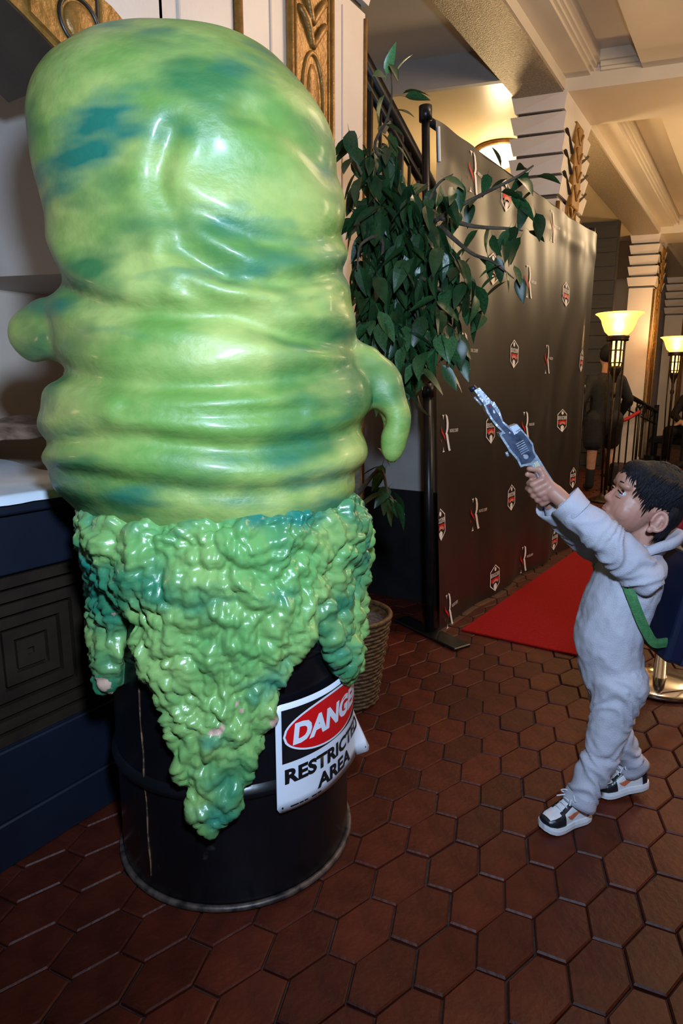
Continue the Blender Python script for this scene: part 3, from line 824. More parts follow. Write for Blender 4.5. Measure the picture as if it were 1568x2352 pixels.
# masses of leaves (pixel centre, radii, depth, count)
masses = [((905, 600), (95, 190), 2.25, 280), ((960, 660), (110, 130), 2.15, 150), ((860, 430), (66, 110), 2.3, 75), ((975, 500), (70, 85), 2.2, 70), ((900, 790), (66, 90), 2.12, 75), ((985, 790), (75, 65), 2.1, 55),
          ((930, 870), (50, 55), 2.1, 30), ((1040, 650), (60, 60), 2.12, 26), ((880, 330), (40, 50), 2.35, 8), ((815, 330), (26, 40), 2.25, 7), ((1105, 700), (22, 30), 2.1, 3), ((880, 1140), (34, 24), 2.08, 9), ((880, 1055), (16, 50), 2.1, 4)]
for (cx, cy), (rx, ry), d, n in masses:
    k = 0
    while k < n:
        a, b = rnd.uniform(-1, 1), rnd.uniform(-1, 1)
        if a * a + b * b > 1: continue
        put(D(cx + a * rx, cy + b * ry, d + rnd.uniform(-.12, .14)), rnd.uniform(.072, .112)); k += 1
# single leaves along the reaching branches
for bi, step in ((0, 2), (1, 2), (2, 2), (3, 3), (5, 3), (6, 3)):
    c = bc[bi]
    for k in range(4, len(c), step):
        put(c[k] + Vector((rnd.uniform(-.03, .03), rnd.uniform(-.03, .03), rnd.uniform(-.03, .02))), rnd.uniform(.07, .095), rnd.uniform(-1.2, -.2))
for x, y, dr in ((1150, 385, 1.2), (1120, 400, -.4), (1165, 410, -.2), (1205, 385, .4), (1232, 405, .1), (1225, 440, -.5), (1205, 470, -1.1), (1230, 490, -1.2), (1180, 460, -.5), (1130, 540, -1.2), (1160, 545, -1.3), (1120, 590, -1.3), (1140, 590, -1.3), (1160, 620, -1.2), (1190, 635, -1.2), (1180, 610, -1.1), (1215, 530, -.3), (1195, 545, -.9), (1040, 430, -.9), (1060, 420, -1.2)):
    put(D(x, y, 2.14 + rnd.uniform(-.03, .03)), rnd.uniform(.07, .092), dr)
for x, y, dr, az in ((888, 170, 1.3, 0), (905, 175, 1.1, .5), (885, 175, .5, 2.6), (925, 215, .2, .3), (930, 222, -.1, .4)):
    put(D(x, y, 2.3), .085, dr, pale=y < 200, az=az)
for M, pale in spots[-(300):] if len(spots) <= 300 else spots[::-1][:300]:
    o = bpy.data.objects.new('leaf', rnd.choice(lpale if pale else lmeshes)); COL.objects.link(o); o.parent = fic
    o.matrix_parent_inverse = fic.matrix_basis.inverted(); o.matrix_basis = M
rest = spots[::-1][300:]
if rest:
    V, F = [], []
    for M, _ in rest:
        me = rnd.choice(lmeshes); b0 = len(V)
        V += [tuple(M @ v.co) for v in me.vertices]; F += [tuple(b0 + i for i in p.vertices) for p in me.polygons]
    me = bpy.data.meshes.new('foliage'); me.from_pydata(V, [], F); me.update(); obj('foliage', me, M_leaf, fic, kind='stuff')

# ================================================================== LOGO BACKDROP
M_pipe = mat('black_pipe', (0.006, 0.006, 0.007), (0.012, 0.012, 0.013), rough=0.35, metal=.4, scale=20)
M_ban = mat('black_satin_banner', (0.006, 0.0045, 0.004), (0.009, 0.007, 0.006), rough=0.40, scale=20, spec=1.0)
M_prw = mat('white_banner_print', (0.80, 0.75, 0.72), (0.85, 0.80, 0.77), rough=0.5, scale=20)
M_prr = mat('red_banner_print', (0.5, 0.006, 0.01), rough=0.5)
M_prp = mat('pink_banner_print', (0.55, 0.2, 0.16), rough=0.5)
P0 = on_z(987, 1455); P1 = on_z(1312, 1247)
bdir = (P1 - P0); BL = bdir.length; bdir.normalize(); bnrm = Vector((bdir.y, -bdir.x, 0))     # towards +X
T0 = at(977, 272, P0.dot(NH)); T1 = at(1357, 541, P1.dot(NH))
BH = 2.2
bd = thing('logo_backdrop', 'tall black satin photo backdrop printed with rows of logos on a black pipe frame', 'backdrop', (P0 + P1) / 2)
for P, T, nm in ((P0, T0, 0), (P1, T1, 1)):
    ax = (T - P) / (T.z - P.z)
    bm = bmesh.new(); tube(bm, [P, P + ax * 1.15], .022, 14); obj('post', bm, M_pipe, bd, smooth=True)
    bm = bmesh.new(); tube(bm, [P + ax * 1.13, T + ax * .02], .017, 14); obj('upper_post', bm, M_pipe, bd, smooth=True)
    bm = bmesh.new(); tube(bm, [P + ax * 1.11, P + ax * 1.17], .027, 14); obj('collar', bm, M_pipe, bd, smooth=True)
    bm = bmesh.new(); tube(bm, [T - ax * .01, T + ax * .045], .027, 12); obj('post_cap', bm, M_pipe, bd, smooth=True)
    bm = bmesh.new(); box(bm, (-.22, -.05, 0), (.22, .05, .014), Matrix.Translation(P) @ Matrix.Rotation(math.atan2(bnrm.y, bnrm.x) - .35 * (1 - nm), 4, 'Z')); bevel(bm, .004, 1); obj('foot_plate', bm, M_pipe, bd)
bm = bmesh.new(); tube(bm, [T0, T1], .017, 12); obj('crossbar', bm, M_pipe, bd, smooth=True)
def ban(u, v, off=0.0):
    """u metres along, v metres up; hanging cloth with gathers under the bar and diagonal pulls"""
    t = u / BL; top = 1 - v / BH
    w = .010 * math.sin(u * 9 + 1.3 + 1.5 * math.sin(v * 1.7)) * (.35 + .65 * top) + .005 * math.sin(u * 21 + v * 3) * (.4 + .6 * v / BH)
    w += .016 * math.exp(-((t - .96 + .28 * (1 - v / BH)) / .05) ** 2) + .012 * math.exp(-((t - .90 + .5 * (1 - v / BH)) / .05) ** 2)
    w += .010 * math.exp(-((v - BH + .13) / .05) ** 2) * (.6 + .9 * noise.noise(Vector((u * 7, v * 5, 2))))
    w += .012 * noise.noise(Vector((u * 2.2, v * 1.3, 5)))
    q = v / BH
    return P0.lerp(P1, t).lerp(T0.lerp(T1, t), q) + bnrm * (.030 + w + off)
bm = bmesh.new(); NU, NV = 150, 130; g = []
for i in range(NU + 1):
    g.append([bm.verts.new(ban(.018 + (BL - .036) * i / NU, .02 + (BH - .025) * j / NV)) for j in range(NV + 1)])
for i in range(NU):
    for j in range(NV): bm.faces.new((g[i][j], g[i + 1][j], g[i + 1][j + 1], g[i][j + 1]))
banner = obj('banner', bm, M_ban, bd, smooth=True)
bm = bmesh.new(); tube(bm, [ban(.03, BH - .03, .004), ban(.032, BH - .16, .004)], .006, 6); obj('white_tie', bm, M_prw, bd)
def uv_of(x, y):
    u, v = BL / 2, BH / 2
    flat_ = lambda u, v: P0.lerp(P1, u / BL).lerp(T0.lerp(T1, u / BL), v / BH) + bnrm * .03
    for _ in range(12):
        a = px(flat_(u, v)); b = px(flat_(u + .01, v)); c = px(flat_(u, v + .01))
        J = np.array([[b[0] - a[0], c[0] - a[0]], [b[1] - a[1], c[1] - a[1]]]) / .01
        du, dv = np.linalg.solve(J, [x - a[0], y - a[1]]); u += du; v += dv
    return u, v
def print_on(bm2, cu, cv, name, m, par, off, k=1.0, kx=1.0):
    for v in bm2.verts:
        v.co = ban(min(max(cu + v.co.x * k * kx, .02), BL - .02), cv + v.co.y * k, off)
    return obj(name, bm2, m, par)
def strip_poly(bm, left, right):
    a = [bm.verts.new((*p, 0)) for p in left]; b = [bm.verts.new((*p, 0)) for p in right]
    for i in range(len(a) - 1): bm.faces.new((a[i], b[i], b[i + 1], a[i + 1]))
def r_logo(cu, cv, k, kx):
    # unit: height 1, drawn from the photo; serif wedges, bowl, leg, red slash, small name beside
    root = bpy.data.objects.new('letter_logo', None); COL.objects.link(root); root.parent = bd; root.matrix_parent_inverse = bd.matrix_basis.inverted(); root.location = ban(cu, cv)
    h = .5
    bm = bmesh.new(); fill_poly(bm, [(-.26, .49), (-.06, .49), (-.13, .44), (-.155, .36), (-.185, .44)]); print_on(bm, cu, cv, 'serif', M_prw, root, .004, k, kx)
    bm = bmesh.new(); fill_poly(bm, [(-.24, -.48), (-.02, -.48), (-.10, -.44), (-.13, -.34), (-.16, -.44)]); print_on(bm, cu, cv, 'serif', M_prw, root, .004, k, kx)
    bm = bmesh.new(); strip_poly(bm, [(.03, .49), (.10, .40), (.13, .27), (.125, .13), (.08, .03), (.03, .0)], [(.05, .51), (.21, .45), (.29, .28), (.285, .14), (.22, .03), (.14, -.01)]); print_on(bm, cu, cv, 'letter_bowl', M_prw, root, .004, k, kx)
    bm = bmesh.new(); strip_poly(bm, [(.05, .0), (.10, -.06), (.20, -.25), (.29, -.42), (.35, -.48)], [(.22, .0), (.27, -.06), (.36, -.25), (.45, -.42), (.51, -.455)]); print_on(bm, cu, cv, 'letter_leg', M_prw, root, .004, k, kx)
    bm = bmesh.new(); strip_poly(bm, [(-.34, .20), (-.34, .05), (-.20, -.03), (-.02, -.14), (.04, -.20)], [(-.32, .19), (-.24, .08), (-.09, .0), (.02, -.08), (.05, -.19)]); print_on(bm, cu, cv, 'red_slash', M_prr, root, .004, k, kx)
    bm = bmesh.new(); fill_poly(bm, [(-.36, -.12), (-.30, -.17), (-.33, -.23), (-.38, -.18)]); print_on(bm, cu, cv, 'red_mark', M_prr, root, .004, k, kx)
    me, co = text_mesh('RACHEL SCHEFF', .13, .0, 'LEFT', .72, 2)
    me2 = [ban(min(max(cu + (.40 + x) * k * kx, .02), BL - .02), cv + (.02 + y) * k, .004)[:] for x, y, _ in co]; set_co(me, np.array(me2)); obj('name_print', me, M_prw, root)
def hex_logo(cu, cv, k, kx):
    root = bpy.data.objects.new('badge_logo', None); COL.objects.link(root); root.parent = bd; root.matrix_parent_inverse = bd.matrix_basis.inverted(); root.location = ban(cu, cv)
    H6 = [(0, .5), (.42, .28), (.42, -.26), (0, -.5), (-.42, -.26), (-.42, .28), (0, .5)]
    bm = bmesh.new(); strip_poly(bm, H6, [(x * .9, y * .93) for x, y in H6]); print_on(bm, cu, cv, 'badge_outline', M_prw, root, .004, k, kx)
    bm = bmesh.new(); fill_poly(bm, [(.09 * math.cos(t), .33 + .075 * math.sin(t)) for t in np.linspace(0, 2 * math.pi, 11)[:-1]]); print_on(bm, cu, cv, 'badge_seal', M_prw, root, .004, k, kx)
    me, co = text_mesh('BEDROCKZ BREW', .20, .012, 'CENTER', .49, 2)
    set_co(me, np.array([ban(min(max(cu + x * k * kx, .02), BL - .02), cv + (.05 + y * 1.05) * k, .004)[:] for x, y, _ in co])); obj('badge_lettering', me, M_prw, root)
    bm = bmesh.new(); strip_poly(bm, [(-.36, -.02), (-.2, .0), (0, .01), (.2, .0), (.36, -.02)], [(-.36, -.15), (-.2, -.13), (0, -.10), (.2, -.13), (.36, -.15)]); print_on(bm, cu, cv, 'red_ribbon', M_prr, root, .004, k, kx)
    bm = bmesh.new(); strip_poly(bm, [(-.26, -.11), (-.13, -.06), (0, -.04), (.13, -.06), (.26, -.11)], [(-.24, -.20), (-.12, -.15), (0, -.13), (.12, -.15), (.24, -.20)]); print_on(bm, cu, cv, 'ribbon_text_band', M_prp, root, .005, k, kx)
    bm = bmesh.new(); fill_poly(bm, [(0, -.18), (.06, -.22), (.13, -.24), (.14, -.32), (.10, -.40), (0, -.48), (-.10, -.40), (-.14, -.32), (-.13, -.24), (-.06, -.22)]); print_on(bm, cu, cv, 'hop_cone', M_prw, root, .004, k, kx)
for x, y in ((1080, 398), (1266, 520), (1210, 648), (1068, 808), (1252, 826), (1022, 996), (1204, 980), (1090, 1182), (1243, 1125), (1024, 1402), (1203, 1286)):
    cu, cv = uv_of(x, y); r_logo(cu, cv, .172, .68)
for x, y in ((1132, 618), (1299, 676), (1182, 813), (1327, 829), (1121, 985), (1287, 966), (1312, 1097), (1175, 1143), (1275, 1240), (1131, 1326), (1160, 450), (1008, 1205)):
    cu, cv = uv_of(x, y); hex_logo(cu, cv, .152, .92)

# ---- red carpet
M_carpet = mat('red_carpet', (0.24, 0.0015, 0.003), (0.30, 0.003, 0.005), rough=0.9, scale=80, bump=.5, bscale=260, spec=.2)
bm = bmesh.new(); y0 = 2.72; box(bm, (-1.09, y0, 0.0), (-.40, 4.78, .010)); bevel(bm, .003, 1)
for v in bm.verts: v.co.x += .05 * (v.co.y - y0)
tag(obj('red_carpet', bm, M_carpet), 'red carpet strip laid in front of the logo backdrop', 'carpet')
# ================================================================== LAMPS, STANCHIONS, RAILING
M_bronze = mat('dark_bronze', (0.02, 0.011, 0.005), (0.05, 0.028, 0.012), rough=0.4, metal=.6, scale=30, bump=.2)
M_shade = mat('lit_amber_glass_shade', (1.0, 0.72, 0.35), rough=0.45, emit=(1.0, 0.50, 0.10), estr=.75, trans=.75)
M_core = mat('lit_bulb_glass', (1, .85, .6), rough=0.3, emit=(1.0, 0.78, 0.42), estr=30)
M_cage = mat('lit_amber_insert', (1, .7, .3), rough=0.3, emit=(1.0, 0.55, 0.14), estr=4.5)
def torchiere(label, P, k=1.0):
    root = thing('floor_lamp', label, 'lamp', P, 'torchiere floor lamps')
    c = Vector(P); H = 1.86 * k
    bm = bmesh.new(); lathe(bm, [(.02, 0), (.15, 0), (.155, .015), (.13, .03), (.07, .05), (.035, .09), (.025, .12), (.02, .12)], 28, c); obj('base', bm, M_bronze, root, smooth=True)
    bm = bmesh.new(); tube(bm, [c + Vector((0, 0, .1)), c + Vector((0, 0, H - .62))], .017, 10); obj('pole', bm, M_bronze, root, smooth=True)
    for a in (0.6, 2.7, 4.8):
        o_ = Vector((math.cos(a), math.sin(a), 0)) * .075
        bm = bmesh.new(); tube(bm, [c + o_ * .6 + Vector((0, 0, .08)), c + o_ + Vector((0, 0, H * .5)), c + o_ + Vector((0, 0, H - .22))], .010, 6); obj('side_rod', bm, M_bronze, root, smooth=True)
    for z in (.75, .95):
        bm = bmesh.new(); ellipsoid(bm, c + Vector((0, 0, H - z + .18)), (.028, .028, .045), u=12, v=8); obj('knop', bm, M_bronze, root, smooth=True)
    bm = bmesh.new(); lathe(bm, [(.012, H - .68), (.022, H - .64), (.03, H - .60), (.05, H - .56), (.055, H - .53), (.06, H - .50)], 18, c); obj('finial', bm, M_bronze, root, smooth=True)
    bm = bmesh.new(); lathe(bm, [(.03, H - .57), (.045, H - .52), (.055, H - .46), (.056, H - .26)], 20, c); cg = obj('lantern_glass', bm, M_cage, root, smooth=True)
    for q in range(8):
        a = q * math.pi / 4
        o_ = Vector((math.cos(a), math.sin(a), 0))
        bm = bmesh.new(); tube(bm, [c + o_ * .03 + Vector((0, 0, H - .58)), c + o_ * .06 + Vector((0, 0, H - .46)), c + o_ * .062 + Vector((0, 0, H - .25))], .010, 5); obj('lantern_bar', bm, M_bronze, root)
    for z, r in ((.35, .062), (.47, .061)):
        bm = bmesh.new(); torus(bm, c + Vector((0, 0, H - z)), r, .007, 20, 6); obj('lantern_ring', bm, M_bronze, root)
    bm = bmesh.new(); lathe(bm, [(.05, H - .265), (.098, H - .262), (.104, H - .25), (.098, H - .24), (.108, H - .225), (.10, H - .21), (.05, H - .208)], 28, c); obj('collar', bm, M_bronze, root, smooth=True)
    bm = bmesh.new(); lathe(bm, [(.085, H - .21), (.125, H - .17), (.15, H - .11), (.165, H - .06), (.19, H - .025), (.222, H - .004), (.218, H), (.185, H - .018), (.16, H - .055), (.145, H - .105), (.12, H - .16), (.08, H - .2)], 40, c, caps=False)
    obj('glass_shade', bm, M_shade, root, smooth=True)
    bm = bmesh.new(); ellipsoid(bm, c + Vector((0, 0, H - .12)), (.045, .045, .06), u=14, v=10); obj('bulb', bm, M_core, root, smooth=True)
    light('floor_lamp_bulb', 'POINT', c + Vector((0, 0, H + .04)), 26, (1.0, .62, .27), .10)
    return root
LP1 = at(1400, 1150, 6.2); g1 = on_z(1396, 1152)
L1 = at(1400, 1000, g1.dot(NH)); torchiere('glowing amber glass floor lamp beside the logo backdrop', Vector((L1.x, L1.y, 0)))
g2 = on_z(1525, 1072); L2 = at(1533, 1000, g2.dot(NH)); torchiere('glowing amber glass floor lamp further back by the iron railing', Vector((L2.x, L2.y, 0)))

# flush ceiling lights
M_fix = mat('lit_glass_bowl', (1, .9, .7), rough=0.25, emit=(1.0, .82, .5), estr=3.2)
def ceiling_light(label, P, r=.24, e=40):
    root = thing('ceiling_light', label, 'ceiling light', P, 'flush ceiling lights'); c = Vector(P)
    bm = bmesh.new(); lathe(bm, [(.02, 0), (r * 1.12, 0), (r * 1.15, -.02), (r * 1.02, -.035), (.02, -.035)], 32, c); obj('rim', bm, M_gold, root, smooth=True)
    bm = bmesh.new(); lathe(bm, [(r, -.034), (r * .97, -.07), (r * .8, -.12), (r * .45, -.155), (.012, -.165)], 32, c); obj('glass_bowl', bm, M_fix, root, smooth=True)
    bm = bmesh.new(); lathe(bm, [(.006, -.16), (.02, -.17), (.014, -.19), (.004, -.205)], 12, c); obj('finial', bm, M_gold, root, smooth=True)
    light('ceiling_light_bulb', 'POINT', c + Vector((0, 0, -.62)), e, (1.0, .74, .40), .12)
Pm = on_z(1150, 340, MZ); ceiling_light('bright glass bowl light under the mezzanine above the backdrop', (Pm.x, Pm.y, MZ), .21, 50)
ceiling_light('bright glass bowl light on the lobby ceiling past the first cross beam', (.35, 7.6, 3.56), .24, 34)

# stanchions and ropes
M_chrome = mat('polished_chrome', (0.75, 0.73, 0.7), rough=0.10, metal=1.0)
M_velvet = mat('red_velvet_rope', (0.30, 0.004, 0.012), (0.42, 0.01, 0.02), rough=0.7, scale=60)
def stanchion(label, P, h=.93):
    root = thing('stanchion', label, 'stanchion', P, 'rope stanchions'); c = Vector(P)
    bm = bmesh.new(); lathe(bm, [(.02, 0), (.150, 0), (.154, .006), (.154, .016), (.148, .022), (.09, .030), (.04, .036), (.02, .036)], 48, c); obj('base', bm, M_chrome, root, smooth=True)
    bm = bmesh.new(); tube(bm, [c + Vector((0, 0, .03)), c + Vector((0, 0, h - .09))], .0245, 24); obj('post', bm, M_chrome, root, smooth=True)
    bm = bmesh.new(); lathe(bm, [(.02, h - .10), (.03, h - .098), (.031, h - .07), (.02, h - .066), (.014, h - .05)], 24, c); obj('neck', bm, M_chrome, root, smooth=True)
    bm = bmesh.new(); ellipsoid(bm, c + Vector((0, 0, h - .03)), (.035, .035, .037), u=24, v=16); obj('ball_finial', bm, M_chrome, root, smooth=True)
    for a in range(4):
        M = Matrix.Rotation(a * math.pi / 2 + .3, 3, 'Z')
        bm = bmesh.new(); torus(bm, c + M @ Vector((.038, 0, h - .085)), .011, .0035, 14, 6, M @ Matrix.Rotation(math.pi / 2, 3, 'X')); obj('rope_ring', bm, M_chrome, root, smooth=True)
    return c + Vector((0, 0, h - .09))
SP = on_z(1512, 1572); SP = Vector((SP.x, SP.y, 0))
gtop = at(1545, 1105, SP.dot(NH)); stop = stanchion('chrome rope stanchion standing behind the child', SP, gtop.z + .03)
rope = thing('velvet_rope', 'red velvet rope hooked to the chrome stanchion by the child', 'rope', stop, 'red velvet ropes')
a = at(1563, 1150, SP.dot(NH) - .02)
rp_ = catmull([a + Vector((0, 0, -.02)), a + Vector((.01, .03, -.16)), a + Vector((.06, .15, -.32)), a + Vector((.25, .45, -.42)), a + Vector((.7, 1.0, -.30))], 8)
bm = bmesh.new(); tube(bm, rp_[1:], .021, 12); obj('rope_cord', bm, M_velvet, rope, smooth=True)
bm = bmesh.new(); tube(bm, [rp_[0] + Vector((0, 0, .02)), rp_[0], rp_[2]], [.016, .022, .024], 12); obj('rope_end_cap', bm, M_chrome, rope, smooth=True)
bm = bmesh.new(); torus(bm, rp_[0] + Vector((-.012, -.008, .022)), .014, .004, 16, 6, Matrix.Rotation(math.pi / 2, 3, 'X')); obj('hook', bm, M_chrome, rope, smooth=True)
bm = bmesh.new(); tube(bm, [stop, rp_[0] + Vector((0, 0, .03))], .006, 8); obj('hook_arm', bm, M_chrome, rope, smooth=True)
# far red rope by the railing
dR = 8.3
bm = bmesh.new(); tube(bm, catmull([at(1414, 971, dR), at(1440, 962, dR), at(1469, 945, dR)], 6), .024, 8)
tag(obj('velvet_rope', bm, M_velvet, smooth=True), 'short red velvet rope stretched in front of the far iron railing', 'rope', 'red velvet ropes')
for x, y, lb in ((1414, 971, 'dark rope post left of the far red rope'), (1469, 945, 'dark rope post right of the far red rope')):
    p = at(x, y, dR); q = Vector((p.x, p.y, 0))
    root = thing('stanchion', lb, 'stanchion', q, 'rope stanchions')
    bm = bmesh.new(); tube(bm, [q + Vector((0, 0, .02)), p + Vector((0, 0, .05))], .016, 8); obj('post', bm, M_iron, root, smooth=True)
    bm = bmesh.new(); lathe(bm, [(.02, 0), (.14, 0), (.14, .02), (.03, .04)], 20, q); obj('base', bm, M_iron, root, smooth=True)
    bm = bmesh.new(); ellipsoid(bm, p + Vector((0, 0, .06)), (.03, .03, .03), u=10, v=8); obj('ball_finial', bm, M_iron, root, smooth=True)

# iron railing in front of the second column
rl = thing('iron_railing', 'black iron railing sloping down before the second lamp', 'railing', on_z(1505, 1062))
d0 = on_z(1507, 1062).dot(NH)
dl = lambda t: d0 - .9 * (1 - t)
def rr(t, y0, y1): return at(1428 + (1507 - 1428) * t, y0 + (y1 - y0) * t, dl(t))
bm = bmesh.new(); tube(bm, [rr(0, 900, 945), rr(1, 900, 945)], .035, 8); obj('handrail', bm, M_iron, rl, smooth=True)
bm = bmesh.new(); tube(bm, [rr(0, 935, 975), rr(1, 935, 975)], .012, 6); obj('rail', bm, M_iron, rl, smooth=True)
for t in (.06, .25, .45, .66, .84):
    p = rr(t, 905, 948); bm = bmesh.new(); tube(bm, [p, Vector((p.x, p.y, .02))], .012, 6); obj('baluster', bm, M_iron, rl)
p = rr(1, 900, 945); bm = bmesh.new(); tube(bm, [p + Vector((0, 0, .10)), Vector((p.x, p.y, 0))], .035, 10); obj('newel_post', bm, M_iron, rl)
bm = bmesh.new(); lathe(bm, [(.03, 0), (.16, 0), (.16, .05), (.12, .06), (.12, .11), (.05, .13)], 20, (p.x, p.y, 0)); obj('newel_base', bm, M_iron, rl)
for t in (.15, .55, .75):
    bm = bmesh.new(); torus(bm, rr(t, 918, 960), .07, .009, 18, 5, Matrix.Rotation(math.pi / 2, 3, 'X')); obj('scroll', bm, M_iron, rl)

# ================================================================== PEOPLE IN THE BACKGROUND
M_skin = mat('skin', (0.38, 0.18, 0.13), (0.44, 0.22, 0.16), rough=0.48, scale=20, sss=.12, bump=.05, bscale=200)
M_skint = mat('tanned_skin', (0.38, 0.2, 0.12), (0.45, 0.25, 0.15), rough=0.5, scale=20)
M_cblack = mat('black_clothing', (0.002, 0.002, 0.0025), (0.005, 0.005, 0.006), rough=0.8, scale=30, bump=.3)
M_hairb = mat('black_hair', (0.004, 0.004, 0.006), (0.009, 0.009, 0.014), rough=0.6, spec=.2, scale=70, stretch=(3, 3, .6), bump=.5, bscale=120)
def person_frame(P, facing):
    f = Vector(facing).normalized(); s = Vector((0, 0, 1)).cross(f)
    return Matrix(((f.x, s.x, 0, P[0]), (f.y, s.y, 0, P[1]), (0, 0, 1, P[2]), (0, 0, 0, 1)))
def adult(label, M, hip, knee, ankle, sh=1.38, arms=None, seat=False, skirt=True):
    """M: local (forward, left, up); hip/knee/ankle lists for left and right"""
    T = lambda p: M @ Vector(p)
    hc = (Vector(hip[0]) + Vector(hip[1])) / 2; hz = hc.z
    chest = hc + Vector((.02, 0, sh - .12 - hz)); neck = chest + Vector((0, 0, .16)); head = neck + Vector((.02, 0, .14))
    bm = bmesh.new()
    capsule(bm, T(hc), .13, T(chest), .125, flat=.75, side=M.to_3x3() @ Vector((1, 0, 0)))
    capsule(bm, T(chest), .06, T(neck + Vector((0, 0, .05))), .05)
    ellipsoid(bm, T(head), (.085, .075, .115), M.to_3x3()); ellipsoid(bm, T(head + Vector((.085, 0, -.02))), (.02, .015, .025), M.to_3x3(), 10, 8)
    for k in (0, 1):
        chain(bm, [T(hip[k]), T(knee[k]), T(ankle[k])], [.085, .055, .038])
        capsule(bm, T(ankle[k]), .036, T(Vector(ankle[k]) + Vector((.14, 0, -.04))), .028)
        sgn_ = 1 if k == 0 else -1
        a = arms[k]
        chain(bm, [T(chest + Vector((0, sgn_ * .15, .05))), T(a[0]), T(a[1])], [.05, .042, .032])
        h = Vector(a[1]); hd = (h - Vector(a[0])).normalized()
        capsule(bm, T(h), .032, T(h + hd * .08), .035)
        for q in range(4):
            o_ = Vector((0, (q - 1.5) * .017, 0)); capsule(bm, T(h + hd * .08 + o_), .010, T(h + hd * (.155 - .008 * abs(q - 1.4)) + o_ + Vector((0, 0, -.02))), .008, 8)
        capsule(bm, T(h + hd * .03), .012, T(h + hd * .09 + Vector((.02, sgn_ * -.04, 0))), .009, 8)
    body = obj('person', remesh(bm, .012, 3, 'person'), M_skint); tag(body, label, 'person')
    bm = bmesh.new()
    capsule(bm, T(hc - Vector((0, 0, .02))), .158, T(chest), .148, flat=.8, side=M.to_3x3() @ Vector((1, 0, 0)))
    for k in (0, 1):
        sgn_ = 1 if k == 0 else -1; a = arms[k]
        chain(bm, [T(chest + Vector((0, sgn_ * .15, .05))), T(a[0]), T(Vector(a[0]).lerp(Vector(a[1]), .92))], [.066, .057, .046])
        if skirt: capsule(bm, T(hip[k]), .125, T(Vector(hip[k]).lerp(Vector(knee[k]), .72)), .11)
        else: chain(bm, [T(hip[k]), T(knee[k]), T(Vector(knee[k]).lerp(Vector(ankle[k]), .95))], [.11, .078, .062])
    obj('outfit', remesh(bm, .014, 4, 'outfit'), M_cblack, body)
    bm = bmesh.new()
    ellipsoid(bm, T(head + Vector((-.018, 0, .03))), (.092, .085, .112), M.to_3x3())
    obj('hair', remesh(bm, .012, 2, 'hair'), M_hairb, body)
    for k in (0, 1):
        bm = bmesh.new(); A_ = Vector(ankle[k])
        if skirt: capsule(bm, T(A_ + Vector((0, 0, .16))), .052, T(A_), .05)
        capsule(bm, T(A_ + Vector((0, 0, -.015))), .048, T(A_ + Vector((.15, 0, -.045))), .040)
        obj('boot', remesh(bm, .012, 2, 'boot'), M_cblack, body)
    return body
wp_ = on_z(1372, 1128)
Mw = person_frame((wp_.x, wp_.y, 0), RGT * .15 + NH * .95)
adult('person in a short black outfit and boots walking away behind the floor lamp', Mw, [(0, .09, .80), (0, -.09, .80)], [(-.03, .1, .46), (.20, -.14, .48)], [(-.02, .1, .085), (.02, -.16, .12)], 1.30,
      [[(-.05, .25, 1.0), (.05, .24, .76)], [(.05, -.26, 1.02), (.2, -.22, .85)]])
mp_ = at(1566, 1000, 9.6)
Mm = person_frame((mp_.x + .12, mp_.y, 0), Vector((-.35, -.9, 0)))
adult('person dressed in black sitting with hands clasped by the right edge', Mm, [(0, .1, .50), (0, -.1, .50)], [(.40, .14, .52), (.40, -.14, .52)], [(.42, .14, .085), (.42, -.14, .085)], 1.06,
      [[(.08, .25, .74), (.30, .04, .66)], [(.08, -.25, .74), (.30, -.03, .66)]], skirt=False)
bn = thing('bench', 'low black upholstered bench under the seated person', 'bench', (mp_.x + .1, mp_.y, 0))
Mb = person_frame((mp_.x + .12, mp_.y, 0), Vector((-.35, -.9, 0)))
bm = bmesh.new(); box(bm, (-.28, -.55, .30), (.16, .75, .405), Mb); bevel(bm, .02, 2); obj('seat', bm, M_cblack, bn)
for x, y in ((-.22, -.48), (-.22, .68), (.1, -.48), (.1, .68)):
    bm = bmesh.new(); box(bm, (x - .025, y - .025, 0), (x + .025, y + .025, .30), Mb); obj('leg', bm, M_black, bn)
# ================================================================== THE CHILD
KF = -RGT; KS = -NH                                   # forward (towards the sculpture), left side (towards the camera)
KO = RGT * 0.75 + NH * 1.58
MK = Matrix(((KF.x, KS.x, 0, KO.x), (KF.y, KS.y, 0, KO.y), (0, 0, 1, 0), (0, 0, 0, 1)))
MK3 = MK.to_3x3()
def K(f, s, u): return MK @ Vector((f, s, u))
def KV(f, s, u): return MK3 @ Vector((f, s, u))
SIDE = KV(0, 1, 0)
# head frame: tipped back, turned a touch to the far side
HC = Vector((-.012, 0, .868))
HR = Matrix.Rotation(math.radians(-20), 3, 'Y') @ Matrix.Rotation(math.radians(-4), 3, 'X') @ Matrix.Rotation(math.radians(-7), 3, 'Z')
MH3 = MK3 @ HR
def H(f, s, u): return MK @ (HC + HR @ Vector((f, s, u)))
LS, LE, LW, LH = (.014, .092, .700), (.108, .088, .792), (.196, .050, .872), (.228, .034, .908)
RS, RE, RW, RH = (.010, -.095, .700), (.118, -.066, .780), (.206, -.016, .852), (.232, -.004, .890)
hips = [(.022, .046, .395), (.018, -.046, .395)]
knees = [(.056, .056, .205), (-.014, -.052, .215)]
ankles = [(.108, .064, .062), (-.084, -.058, .088)]
GA = Vector((.63, 0, .777)).normalized()               # gun axis (forward, up)
GP = Vector((.777, 0, -.63))                           # across the grip
bm = bmesh.new()
